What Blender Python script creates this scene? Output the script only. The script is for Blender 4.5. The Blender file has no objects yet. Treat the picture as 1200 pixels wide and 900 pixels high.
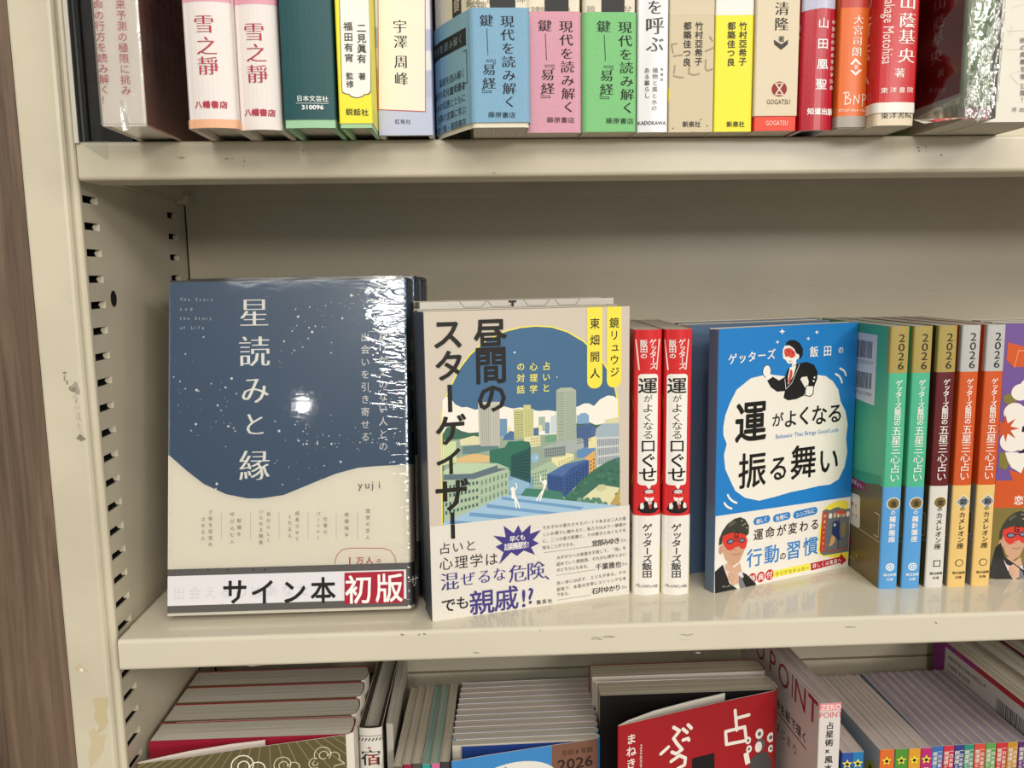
import bpy, bmesh, math, random
from mathutils import Vector, Matrix, Euler
from mathutils.geometry import tessellate_polygon
rnd = random.Random(7)
SC = bpy.context.scene
COL = SC.collection

# ------------------------------------------------------------------ camera, light, exposure
CAM = Vector((0.0, -0.464, 0.2103))
F_PX = 955.9                                   # focal length in pixels of the 1200x900 frame
AX_R = Vector((0.99905, -0.0431, -0.0142)).normalized()
AX_F = Vector((0.0408, 0.9901, -0.1341)).normalized()
AX_U = AX_R.cross(AX_F).normalized()
AX_R = AX_F.cross(AX_U).normalized()
cam_d = bpy.data.cameras.new('camera'); cam = bpy.data.objects.new('camera', cam_d); COL.objects.link(cam)
cam_d.sensor_width = 36.0; cam_d.lens = F_PX / 1200 * 36.0
cam_d.clip_start = 0.01; cam_d.clip_end = 50
cam.matrix_world = Matrix(((AX_R.x, AX_U.x, -AX_F.x, CAM.x), (AX_R.y, AX_U.y, -AX_F.y, CAM.y),
                           (AX_R.z, AX_U.z, -AX_F.z, CAM.z), (0, 0, 0, 1)))
SC.camera = cam
SC.view_settings.view_transform = 'Standard'
SC.view_settings.look = 'None'
SC.view_settings.gamma = 1.0
SC.view_settings.use_curve_mapping = False
SC.view_settings.exposure = -0.13

W = bpy.data.worlds.new('shop_ambience'); SC.world = W; W.use_nodes = True
def _world():                                     # pale ceiling above, dim shop floor below
    t = W.node_tree; bg = t.nodes['Background']
    c = t.nodes.new('ShaderNodeTexCoord'); s = t.nodes.new('ShaderNodeSeparateXYZ'); m = t.nodes.new('ShaderNodeMapRange')
    r = t.nodes.new('ShaderNodeValToRGB'); m.inputs[1].default_value = -1; m.inputs[2].default_value = 1
    e = r.color_ramp.elements; e[0].position = 0.30; e[0].color = (0.25,) * 3 + (1,); e[1].position = 0.44; e[1].color = (0.50,) * 3 + (1,)
    x = e.new(0.75); x.color = (0.55,) * 3 + (1,)
    t.links.new(c.outputs['Generated'], s.inputs[0]); t.links.new(s.outputs[2], m.inputs[0]); t.links.new(m.outputs[0], r.inputs[0])
    t.links.new(r.outputs[0], bg.inputs[1])
    bg.inputs[0].default_value = (1.0, 0.955, 0.88, 1)
_world()

def lamp(name, loc, target, sx, sy, power, color, shape='RECTANGLE'):
    l = bpy.data.lights.new(name, 'AREA'); l.shape = shape; l.size = sx; l.size_y = sy
    l.energy = power; l.color = color
    o = bpy.data.objects.new(name, l); COL.objects.link(o); o.location = loc
    o.rotation_euler = (Vector(target) - Vector(loc)).to_track_quat('-Z', 'Y').to_euler()
    return o
WARM = (1.0, 0.965, 0.905)
lamp('ceiling_spotlight', (0.35, -3.2, 2.05), (0.05, 0, 0.1), 3.4, 0.80, 40, WARM)
lamp('low_fill_light', (1.7, -3.9, 1.02), (0.05, 0.05, 0.1), 1.6, 0.5, 50, WARM)  # added low fill that brightens the back panel below the upper shelf
lamp('ceiling_side_light', (2.3, -2.5, 1.55), (0.0, 0.05, 0.1), 0.7, 0.5, 24, WARM)
lamp('ceiling_panel_light', (0.25, -1.05, 1.55), (0.05, 0, 0.1), 1.2, 0.3, 8, WARM)
lamp('ceiling_downlight', (-0.843, -3.27, 0.955), (-0.1, 0, 0.1), 0.06, 0.06, 0.32, WARM, 'DISK')
lamp('ceiling_tube_light', (-0.40, -3.19, 1.45), (-0.05, 0, 0.15), 0.30, 0.34, 11, WARM)

def ray(x, y):
    """world direction through a pixel of the 1200x900 photograph"""
    return AX_F + AX_R * ((x - 600) / F_PX) - AX_U * ((y - 450) / F_PX)
def on_y(x, y, Y):
    d = ray(x, y); return CAM + d * ((Y - CAM.y) / d.y)
def on_z(x, y, Z):
    d = ray(x, y); return CAM + d * ((Z - CAM.z) / d.z)

# ------------------------------------------------------------------ materials
MATS = {}
def lin(c):
    c = c / 255.0
    return c / 12.92 if c <= 0.04045 else ((c + 0.055) / 1.055) ** 2.4
def rgb(h):
    h = h.lstrip('#'); return tuple(lin(int(h[i:i + 2], 16)) for i in (0, 2, 4)) + (1.0,)
def base_mat(key):
    m = bpy.data.materials.new(key); m.use_nodes = True
    return m, m.node_tree, m.node_tree.nodes['Principled BSDF']
def ink(h, rough=0.45, spec=0.4):
    key = 'print_%s_%d' % (h.lstrip('#'), int(rough * 100))
    if key not in MATS:
        m, t, b = base_mat(key)
        b.inputs['Base Color'].default_value = rgb(h); b.inputs['Roughness'].default_value = rough
        b.inputs['Specular IOR Level'].default_value = spec
        n = t.nodes.new('ShaderNodeTexNoise'); n.inputs['Scale'].default_value = 900
        c = t.nodes.new('ShaderNodeTexCoord'); t.links.new(c.outputs['Object'], n.inputs['Vector'])
        mr = t.nodes.new('ShaderNodeMapRange'); mr.inputs[3].default_value = rough - 0.05; mr.inputs[4].default_value = rough + 0.05
        t.links.new(n.outputs['Fac'], mr.inputs[0]); t.links.new(mr.outputs[0], b.inputs['Roughness'])
        MATS[key] = m
    return MATS[key]
def paper_mat(key, a, b_, scale=2600, lo=0.35, hi=0.75):
    """stacked page edges: fine stripes across the thickness (object x)"""
    if key in MATS: return MATS[key]
    m, t, b = base_mat(key); b.inputs['Roughness'].default_value = 0.85; b.inputs['Specular IOR Level'].default_value = 0.15
    c = t.nodes.new('ShaderNodeTexCoord'); mp = t.nodes.new('ShaderNodeMapping')
    mp.inputs['Scale'].default_value = (scale, 7, 7)
    n = t.nodes.new('ShaderNodeTexNoise'); n.inputs['Scale'].default_value = 1; n.inputs['Detail'].default_value = 3
    r = t.nodes.new('ShaderNodeValToRGB')
    r.color_ramp.elements[0].position = lo; r.color_ramp.elements[0].color = rgb(a)
    r.color_ramp.elements[1].position = hi; r.color_ramp.elements[1].color = rgb(b_)
    t.links.new(c.outputs['Object'], mp.inputs['Vector']); t.links.new(mp.outputs[0], n.inputs['Vector'])
    t.links.new(n.outputs['Fac'], r.inputs[0]); t.links.new(r.outputs[0], b.inputs['Base Color'])
    bp = t.nodes.new('ShaderNodeBump'); bp.inputs['Strength'].default_value = 0.35; bp.inputs['Distance'].default_value = 0.0004
    t.links.new(n.outputs['Fac'], bp.inputs['Height']); t.links.new(bp.outputs[0], b.inputs['Normal'])
    MATS[key] = m; return m
def pages_white(): return paper_mat('page_edges_white', '#b3ab9b', '#e3dccd')
def pages_cream(): return paper_mat('page_edges_cream', '#a69b87', '#d8cdb6', 1500)
def pages_pink(): return paper_mat('page_edges_pinkish', '#a7958f', '#d8c9c0', 1700)
def speckled(h, key, d=0.8):
    if key in MATS: return MATS[key]
    m, t, b = base_mat(key); b.inputs['Roughness'].default_value = 0.7; b.inputs['Specular IOR Level'].default_value = 0.25
    c = t.nodes.new('ShaderNodeTexCoord'); n = t.nodes.new('ShaderNodeTexNoise'); n.inputs['Scale'].default_value = 1500
    n.inputs['Detail'].default_value = 2
    r = t.nodes.new('ShaderNodeValToRGB'); k = rgb(h)
    r.color_ramp.elements[0].position = 0.38; r.color_ramp.elements[0].color = tuple(x * d for x in k[:3]) + (1,)
    r.color_ramp.elements[1].position = 0.6; r.color_ramp.elements[1].color = k
    t.links.new(c.outputs['Object'], n.inputs['Vector']); t.links.new(n.outputs['Fac'], r.inputs[0])
    t.links.new(r.outputs[0], b.inputs['Base Color']); MATS[key] = m; return m
def paint_mat(key, h, rough, wear=0.12):
    if key in MATS: return MATS[key]
    m, t, b = base_mat(key); k = rgb(h); b.inputs['Specular IOR Level'].default_value = 0.5
    c = t.nodes.new('ShaderNodeTexCoord'); n = t.nodes.new('ShaderNodeTexNoise'); n.inputs['Scale'].default_value = 14
    n.inputs['Detail'].default_value = 6
    r = t.nodes.new('ShaderNodeValToRGB')
    r.color_ramp.elements[0].position = 0.3; r.color_ramp.elements[0].color = tuple(x * (1 - wear) for x in k[:3]) + (1,)
    r.color_ramp.elements[1].position = 0.55; r.color_ramp.elements[1].color = k
    t.links.new(c.outputs['Object'], n.inputs['Vector']); t.links.new(n.outputs['Fac'], r.inputs[0])
    # short horizontal scratches
    mp = t.nodes.new('ShaderNodeMapping'); mp.inputs['Scale'].default_value = (60, 300, 700)
    s = t.nodes.new('ShaderNodeTexNoise'); s.inputs['Scale'].default_value = 1; s.inputs['Detail'].default_value = 2
    q = t.nodes.new('ShaderNodeValToRGB'); q.color_ramp.elements[0].position = 0.735; q.color_ramp.elements[0].color = (0, 0, 0, 1)
    q.color_ramp.elements[1].position = 0.78; q.color_ramp.elements[1].color = (0.5, 0.5, 0.5, 1)
    mx = t.nodes.new('ShaderNodeMixRGB'); mx.inputs[2].default_value = tuple(x * 0.45 for x in k[:3]) + (1,)
    t.links.new(c.outputs['Object'], mp.inputs['Vector']); t.links.new(mp.outputs[0], s.inputs['Vector'])
    t.links.new(s.outputs['Fac'], q.inputs[0]); t.links.new(q.outputs[0], mx.inputs[0]); t.links.new(r.outputs[0], mx.inputs[1])
    t.links.new(mx.outputs[0], b.inputs['Base Color'])
    b.inputs['Roughness'].default_value = rough
    f = t.nodes.new('ShaderNodeTexNoise'); f.inputs['Scale'].default_value = 500; f.inputs['Detail'].default_value = 1
    bp = t.nodes.new('ShaderNodeBump'); bp.inputs['Strength'].default_value = 0.04; bp.inputs['Distance'].default_value = 0.0005
    t.links.new(c.outputs['Object'], f.inputs['Vector']); t.links.new(f.outputs['Fac'], bp.inputs['Height'])
    t.links.new(bp.outputs[0], b.inputs['Normal'])
    MATS[key] = m; return m
def film_mat(key, strength=0.5, scale=60, tint=(0.97, 0.97, 0.96), gloss=0.10, rough=0.06, stretch=(1, 1, 1), dist=0.003, detail=3, edge=None):
    """clear plastic film: see-through, with a rippled glossy skin"""
    if key in MATS: return MATS[key]
    m, t, b = base_mat(key); t.nodes.remove(b)
    out = t.nodes['Material Output']
    tr = t.nodes.new('ShaderNodeBsdfTransparent'); tr.inputs[0].default_value = tint + (1,)
    g = t.nodes.new('ShaderNodeBsdfGlossy'); g.inputs['Roughness'].default_value = rough; g.inputs[0].default_value = (1, 1, 1, 1)
    fr = t.nodes.new('ShaderNodeFresnel'); fr.inputs[0].default_value = 1.5
    ad = t.nodes.new('ShaderNodeMath'); ad.operation = 'ADD'; ad.inputs[1].default_value = gloss
    mx = t.nodes.new('ShaderNodeMixShader')
    c = t.nodes.new('ShaderNodeTexCoord'); mp = t.nodes.new('ShaderNodeMapping'); mp.inputs['Scale'].default_value = stretch
    n = t.nodes.new('ShaderNodeTexNoise'); n.inputs['Scale'].default_value = scale; n.inputs['Detail'].default_value = detail
    n.inputs['Distortion'].default_value = 0.8
    bp = t.nodes.new('ShaderNodeBump'); bp.inputs['Strength'].default_value = strength; bp.inputs['Distance'].default_value = dist
    t.links.new(c.outputs['Object'], mp.inputs[0]); t.links.new(mp.outputs[0], n.inputs['Vector'])
    h = n.outputs['Fac']
    if edge:                                      # calm film, puckered towards the spine (object y = 0)
        se = t.nodes.new('ShaderNodeSeparateXYZ'); t.links.new(c.outputs['Object'], se.inputs[0])
        mr = t.nodes.new('ShaderNodeMapRange'); mr.inputs[1].default_value = 0.0; mr.inputs[2].default_value = edge; mr.inputs[3].default_value = 0.45; mr.inputs[4].default_value = 0.02
        mr.interpolation_type = 'SMOOTHSTEP'; t.links.new(se.outputs[1], mr.inputs[0])
        mp2 = t.nodes.new('ShaderNodeMapping'); mp2.inputs['Scale'].default_value = (1, 0.7, 3.0); t.links.new(c.outputs['Object'], mp2.inputs[0])
        n2 = t.nodes.new('ShaderNodeTexNoise'); n2.inputs['Scale'].default_value = 60; n2.inputs['Detail'].default_value = 2; n2.inputs['Distortion'].default_value = 1.0
        t.links.new(mp2.outputs[0], n2.inputs['Vector'])
        mu = t.nodes.new('ShaderNodeMath'); mu.operation = 'MULTIPLY'; t.links.new(n2.outputs['Fac'], mu.inputs[0]); t.links.new(mr.outputs[0], mu.inputs[1])
        ad2 = t.nodes.new('ShaderNodeMath'); ad2.operation = 'MULTIPLY_ADD'; ad2.inputs[1].default_value = 0.10
        t.links.new(n.outputs['Fac'], ad2.inputs[0]); t.links.new(mu.outputs[0], ad2.inputs[2]); h = ad2.outputs[0]
    t.links.new(h, bp.inputs['Height'])
    t.links.new(bp.outputs[0], g.inputs['Normal']); t.links.new(bp.outputs[0], fr.inputs['Normal'])
    t.links.new(fr.outputs[0], ad.inputs[0]); t.links.new(ad.outputs[0], mx.inputs[0])
    t.links.new(tr.outputs[0], mx.inputs[1]); t.links.new(g.outputs[0], mx.inputs[2]); t.links.new(mx.outputs[0], out.inputs[0])
    MATS[key] = m; return m
def wood_mat():
    if 'brown_wood' in MATS: return MATS['brown_wood']
    m, t, b = base_mat('brown_wood'); b.inputs['Roughness'].default_value = 0.5
    c = t.nodes.new('ShaderNodeTexCoord'); mp = t.nodes.new('ShaderNodeMapping'); mp.inputs['Scale'].default_value = (150, 150, 6)
    n = t.nodes.new('ShaderNodeTexNoise'); n.inputs['Scale'].default_value = 1; n.inputs['Detail'].default_value = 7; n.inputs['Roughness'].default_value = 0.65
    n.inputs['Distortion'].default_value = 0.6
    r = t.nodes.new('ShaderNodeValToRGB')
    r.color_ramp.elements[0].position = 0.32; r.color_ramp.elements[0].color = rgb('#4f3e30')
    r.color_ramp.elements[1].position = 0.68; r.color_ramp.elements[1].color = rgb('#7d6753')
    t.links.new(c.outputs['Object'], mp.inputs[0]); t.links.new(mp.outputs[0], n.inputs['Vector'])
    t.links.new(n.outputs['Fac'], r.inputs[0]); t.links.new(r.outputs[0], b.inputs['Base Color'])
    MATS['brown_wood'] = m; return m
PAINT = lambda: paint_mat('beige_enamel', '#d1c7af', 0.30)
PAINT_GLOSS = lambda: paint_mat('beige_enamel_shelf', '#d5ccb7', 0.08, 0.05)
PAINT_BACK = lambda: paint_mat('beige_enamel_back', '#cac0a8', 0.28, 0.06)

# ------------------------------------------------------------------ mesh builder
class MB:
    def __init__(s): s.v = []; s.f = []; s.m = []; s.mats = []
    def mi(s, m):
        if m not in s.mats: s.mats.append(m)
        return s.mats.index(m)
    def face(s, pts, m):
        i = len(s.v); s.v.extend(tuple(p) for p in pts); s.f.append(tuple(range(i, i + len(pts)))); s.m.append(s.mi(m))
    def box(s, x0, x1, y0, y1, z0, z1, m):
        P = [(x, y, z) for z in (z0, z1) for y in (y0, y1) for x in (x0, x1)]
        for q in ((0, 2, 3, 1), (4, 5, 7, 6), (0, 1, 5, 4), (2, 6, 7, 3), (0, 4, 6, 2), (1, 3, 7, 5)):
            s.face([P[k] for k in q], m)
    def prism(s, poly, z0, z1, m, mtop=None):
        """vertical extrusion of an xy polygon (any winding)"""
        n = len(poly)
        for i in range(n):
            a, b = poly[i], poly[(i + 1) % n]
            s.face([(a[0], a[1], z0), (b[0], b[1], z0), (b[0], b[1], z1), (a[0], a[1], z1)], m)
        for t in tessellate_polygon([[Vector((p[0], p[1], 0)) for p in poly]]):
            for z in (z0, z1): s.face([(poly[k][0], poly[k][1], z) for k in t], mtop or m)
    def extrude_x(s, poly, x0, x1, m):
        n = len(poly)
        for i in range(n):
            a, b = poly[i], poly[(i + 1) % n]
            s.face([(x0, a[0], a[1]), (x0, b[0], b[1]), (x1, b[0], b[1]), (x1, a[0], a[1])], m)
        for t in tessellate_polygon([[Vector((p[0], p[1], 0)) for p in poly]]):
            for x in (x0, x1): s.face([(x, poly[k][0], poly[k][1]) for k in t], m)
    def build(s, name, parent=None, smooth=False, weld=False, bevel=0, normals=True):
        me = bpy.data.meshes.new(name); me.from_pydata(s.v, [], s.f); me.update()
        for m in s.mats: me.materials.append(m)
        me.polygons.foreach_set('material_index', s.m)
        if weld or normals:
            bm = bmesh.new(); bm.from_mesh(me)
            if weld: bmesh.ops.remove_doubles(bm, verts=bm.verts, dist=2e-6); bmesh.ops.recalc_face_normals(bm, faces=bm.faces)
            bm.to_mesh(me); bm.free()
        if smooth: me.polygons.foreach_set('use_smooth', [True] * len(me.polygons))
        o = bpy.data.objects.new(name, me); COL.objects.link(o)
        if parent: o.parent = parent
        if bevel:
            md = o.modifiers.new('edge', 'BEVEL'); md.width = bevel; md.segments = 3; md.limit_method = 'ANGLE'; md.angle_limit = math.radians(40)
        return o
def tag(o, label=None, cat=None, group=None, kind=None):
    if label: o['label'] = label
    if cat: o['category'] = cat
    if group: o['group'] = group
    if kind: o['kind'] = kind
    return o

# ------------------------------------------------------------------ lettering
GL = {}
_fc = bpy.data.curves.new('lettering', 'FONT'); _fo = bpy.data.objects.new('lettering', _fc); COL.objects.link(_fo)
def ring(d, n): return [(0, 0)] + [(d * math.cos(2 * math.pi * (k + .5) / n), d * math.sin(2 * math.pi * (k + .5) / n)) for k in range(n)]
STYLE = {'r': (0.0, 2, [(0, 0)]), 'b': (0.0, 2, ring(0.016, 4)), 'x': (0.0, 2, ring(0.036, 8)), 'h': (0.0, 2, ring(0.022, 6)),
         'm': (-0.015, 2, [(-0.027, 0), (0, 0), (0.027, 0)]), 't': (0, 1, [(0, 0)])}
def glyph(s, style='r'):
    """list of stroke layers, each a list of triangles in em units"""
    if s in '『』「」、。' and style == 'm': style = 'r'
    k = (s, style)
    if k not in GL:
        off, res, dup = STYLE[style]
        key = (s, off, res)
        if key not in GL:
            _fc.body = s; _fc.size = 1; _fc.offset = off; _fc.resolution_u = res
            dg = bpy.context.evaluated_depsgraph_get(); dg.update()
            me = bpy.data.meshes.new_from_object(_fo.evaluated_get(dg))
            vs = [(v.co.x, v.co.y) for v in me.vertices]; fs = [tuple(p.vertices) for p in me.polygons]
            bpy.data.meshes.remove(me)
            GL[key] = [[vs[i] for i in f] for f in fs]
        GL[k] = [[[(x + dx, y + dy) for x, y in t] for t in GL[key]] for dx, dy in dup]
    return GL[k]

def clip(poly, a, b, c):
    """keep a*x+b*y+c >= 0"""
    out = []; n = len(poly)
    for i in range(n):
        p, q = poly[i], poly[(i + 1) % n]
        dp = a * p[0] + b * p[1] + c; dq = a * q[0] + b * q[1] + c
        if dp >= 0: out.append(p)
        if (dp >= 0) != (dq >= 0):
            t = dp / (dp - dq); out.append((p[0] + t * (q[0] - p[0]), p[1] + t * (q[1] - p[1])))
    return out

ROT = set('ー―〜…『』「」（）()〈〉—')
SMALL = set('ッャュョァィゥェォっゃゅょぁぃぅぇぉ')
class Canvas:
    """a printed face: u to the right, v downward, millimetres; maps onto a folded sheet"""
    def __init__(s, sheet, u0, u1, wmm, plane):
        s.sh = sheet; s.u0 = u0; s.u1 = u1; s.w = wmm; s.h = (sheet.z1 - sheet.z0) * 1000; s.plane = plane
        s.win = (0, 0, 1); s.k = 0
        s.br = [u for u in sheet.br if u0 + 1e-9 < u < u1 - 1e-9]
    def at(s, x, y, z1):                          # zooming window for coordinates
        s.win = (x, y, z1); return s
    def px(s, x, y):
        x = s.win[0] + x / s.win[2]; y = s.win[1] + y / s.win[2]
        b = s.sh.book; o = b.Mi @ CAM; d = b.Mi.to_3x3() @ ray(x, y)
        if s.plane == 's': t = -o.y / d.y; p = o + d * t; u = p.x + b.T / 2
        elif s.plane == 'l': t = (-b.T / 2 - o.x) / d.x; p = o + d * t; u = b.D - p.y
        else: t = (b.T / 2 - o.x) / d.x; p = o + d * t; u = p.y
        return (u * 1000, (s.sh.z1 - p.z) * 1000)
    def sc(s, x, y, n):                           # n pixels -> mm (measured along the vertical)
        a = s.px(x, y); b = s.px(x, y + n); return abs(b[1] - a[1])
    def raw(s, poly, m, l):
        poly = clip(poly, 1, 0, 0); 
        if len(poly) > 2: poly = clip(poly, -1, 0, s.w)
        if len(poly) > 2: poly = clip(poly, 0, 1, 0)
        if len(poly) > 2: poly = clip(poly, 0, -1, s.h)
        if len(poly) < 3: return
        k = (s.u1 - s.u0) / s.w
        poly = [(s.u0 + p[0] * k, p[1]) for p in poly]
        lo = min(p[0] for p in poly); hi = max(p[0] for p in poly)
        cuts = [u for u in s.br if lo < u < hi]
        ed = [lo] + cuts + [hi]
        for a, b in zip(ed[:-1], ed[1:]):
            q = poly if not cuts else clip(clip(poly, 1, 0, -a), -1, 0, b)
            if len(q) < 3: continue
            s.sh.mb.face([s.sh.point(u, s.sh.z1 - v / 1000, (0.02 + 0.03 * l + 0.0004 * (s.k % 64)) / 1000) for u, v in q][::-1], m)
    # --- shapes; coordinates are millimetres
    def poly_mm(s, pts, col, l=2):
        m = ink(col, s.sh.rough) if isinstance(col, str) else col; s.k += 1
        for t in tessellate_polygon([[Vector((p[0], p[1], 0)) for p in pts]]):
            q = [pts[i] for i in t]
            if (q[1][0] - q[0][0]) * (q[2][1] - q[0][1]) - (q[1][1] - q[0][1]) * (q[2][0] - q[0][0]) < 0: q = q[::-1]
            s.raw(q, m, l)
    def rect_mm(s, a, b, c, d, col, l=1): s.poly_mm([(a, b), (c, b), (c, d), (a, d)], col, l)
    def ell_mm(s, u, v, ru, rv, col, l=3, n=20):
        s.poly_mm([(u + ru * math.cos(2 * math.pi * i / n), v + rv * math.sin(2 * math.pi * i / n)) for i in range(n)], col, l)
    def line_mm(s, pts, w, col, l=4, caps=True):
        for (a, b), (c, d) in zip(pts[:-1], pts[1:]):
            L = math.hypot(c - a, d - b)
            if L < 1e-9: continue
            nx, ny = -(d - b) / L * w / 2, (c - a) / L * w / 2
            s.poly_mm([(a + nx, b + ny), (c + nx, d + ny), (c - nx, d - ny), (a - nx, b - ny)], col, l)
        if caps:
            for a, b in pts: s.ell_mm(a, b, w / 2, w / 2, col, l, 10)
    def rr_mm(s, a, b, c, d, r, col, l=2):
        pts = []
        for cx, cy, t in ((c - r, b + r, -90), (c - r, d - r, 0), (a + r, d - r, 90), (a + r, b + r, 180)):
            for k in range(6):
                an = math.radians(t + 18 * k); pts.append((cx + r * math.cos(an), cy + r * math.sin(an)))
        s.poly_mm(pts, col, l)
    def ch_mm(s, ch, u, v, size, col, style='r', l=8, sx=1.0, vert=False):
        m = ink(col, s.sh.rough); ox = oy = 0
        rot = vert and ch in ROT
        if vert and ch in SMALL: ox, oy = 0.08, -0.08
        if vert and ch in '、。，': ox, oy = 0.55, -0.5
        for layer in glyph(ch, style):
            s.k += 1
            for t in layer:
                q = []
                for gx, gy in t:
                    x, y = gx - 0.5, gy - 0.38
                    if rot: x, y = y, -x
                    if len(ch.encode()) == 1: x += 0.22
                    q.append((u + (x * sx + ox) * size, v + (-y + oy) * size))
                if (q[1][0] - q[0][0]) * (q[2][1] - q[0][1]) - (q[1][1] - q[0][1]) * (q[2][0] - q[0][0]) < 0: q = q[::-1]
                s.raw(q, m, l)
    def fit_mm(s, txt, u0, v0, u1, v1, col, style='r', l=8, turn=False):
        """whole string stretched into a box; turn = reading downward"""
        G = glyph(txt, style); m = ink(col, s.sh.rough)
        xs = [p[0] for g in G for t in g for p in t]; ys = [p[1] for g in G for t in g for p in t]
        a, b, c, d = min(xs), max(xs), min(ys), max(ys)
        for g in G:
            s.k += 1
            for t in g:
                if turn: q = [(u0 + (y - c) / (d - c) * (u1 - u0), v0 + (x - a) / (b - a) * (v1 - v0)) for x, y in t]
                else: q = [(u0 + (x - a) / (b - a) * (u1 - u0), v0 + (d - y) / (d - c) * (v1 - v0)) for x, y in t]
                if (q[1][0] - q[0][0]) * (q[2][1] - q[0][1]) - (q[1][1] - q[0][1]) * (q[2][0] - q[0][0]) < 0: q = q[::-1]
                s.raw(q, m, l)
    def fitline(s, txt, a, b, h, col, style='r', l=8):
        A, B = s.px(*a), s.px(*b); k = s.sc(a[0], a[1], h) / 2; v = (A[1] + B[1]) / 2
        s.fit_mm(txt, A[0], v - k, B[0], v + k, col, style, l)
    # --- the same in photograph coordinates (through the zoom window)
    def poly(s, pts, col, l=2): s.poly_mm([s.px(*p) for p in pts], col, l)
    def line(s, pts, w, col, l=4, caps=True): s.line_mm([s.px(*p) for p in pts], s.sc(pts[0][0], pts[0][1], w), col, l, caps)
    def ell(s, x, y, rx, ry, col, l=3, n=20):
        u, v = s.px(x, y); k = s.sc(x, y, 1); s.ell_mm(u, v, rx * k, ry * k, col, l, n)
    def rr(s, x0, y0, x1, y1, r, col, l=2):
        a = s.px(x0, y0); b = s.px(x1, y1); s.rr_mm(a[0], a[1], b[0], b[1], s.sc(x0, y0, r), col, l)
    def ch(s, c, x, y, size, col, style='r', l=8, sx=1.0, vert=False):
        u, v = s.px(x, y); s.ch_mm(c, u, v, s.sc(x, y, size), col, style, l, sx, vert)
    def col_(s, txt, a, b, size, col, style='r', l=8, sx=1.0):
        A = s.px(*a); B = s.px(*b); z = s.sc(a[0], a[1], size); n = len(txt)
        for i, c in enumerate(txt):
            t = i / max(1, n - 1)
            if c != ' ': s.ch_mm(c, A[0] + (B[0] - A[0]) * t, A[1] + (B[1] - A[1]) * t, z, col, style, l, sx, True)
    def row(s, txt, a, b, size, col, style='r', l=8, sx=1.0):
        A = s.px(*a); B = s.px(*b); z = s.sc(a[0], a[1], size); n = len(txt)
        for i, c in enumerate(txt):
            t = i / max(1, n - 1)
            if c != ' ': s.ch_mm(c, A[0] + (B[0] - A[0]) * t, A[1] + (B[1] - A[1]) * t, z, col, style, l, sx, False)
    def fit(s, txt, x0, y0, x1, y1, col, style='r', l=8, turn=False):
        a = s.px(x0, y0); b = s.px(x1, y1); s.fit_mm(txt, a[0], a[1], b[0], b[1], col, style, l, turn)
    def windows(s, q, nx, ny, col, fx=0.55, fy=0.55, l=5):
        """nx by ny window panes inside the quad q (tl, tr, br, bl)"""
        Q = [s.px(*p) for p in q]
        def bl(a, b):
            t = (Q[0][0] + (Q[1][0] - Q[0][0]) * a, Q[0][1] + (Q[1][1] - Q[0][1]) * a)
            d = (Q[3][0] + (Q[2][0] - Q[3][0]) * a, Q[3][1] + (Q[2][1] - Q[3][1]) * a)
            return (t[0] + (d[0] - t[0]) * b, t[1] + (d[1] - t[1]) * b)
        for i in range(nx):
            for j in range(ny):
                a0, a1 = (i + .5 - fx / 2) / nx, (i + .5 + fx / 2) / nx; b0, b1 = (j + .5 - fy / 2) / ny, (j + .5 + fy / 2) / ny
                s.poly_mm([bl(a0, b0), bl(a1, b0), bl(a1, b1), bl(a0, b1)], col, l)

# ------------------------------------------------------------------ folded sheets and books
def normals_of(P):
    N = []
    n = len(P)
    for i in range(n):
        ds = []
        if i > 0: ds.append((P[i][0] - P[i - 1][0], P[i][1] - P[i - 1][1]))
        if i < n - 1: ds.append((P[i + 1][0] - P[i][0], P[i + 1][1] - P[i][1]))
        ns = [(d[1] / math.hypot(*d), -d[0] / math.hypot(*d)) for d in ds]
        sx = sum(a[0] for a in ns) / len(ns); sy = sum(a[1] for a in ns) / len(ns)
        k = sx * sx + sy * sy; k = max(k, 0.3)
        N.append((sx / k, sy / k))
    return N
def offset(P, h): return [(p[0] + n[0] * h, p[1] + n[1] * h) for p, n in zip(P, normals_of(P))]
def book_profile(T, D, bulge=0.0, rc=0.0008, dl=None, dr=None):
    P = [(-T / 2, dl or D)]; S = []
    for k in range(5):
        a = math.radians(180 + 22.5 * k); S.append((-T / 2 + rc + rc * math.cos(a), bulge + rc + rc * math.sin(a)))
    if bulge > 0:
        n = 8; hw = T / 2 - rc
        S += [(-hw + 2 * hw * i / n, bulge * (-1 + 2 * i / n) ** 2) for i in range(1, n)]
    S += [(-x, y) for x, y in S[4::-1]]
    P += S; P.append((T / 2, dr or D))
    return P, 1, len(P) - 2
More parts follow.
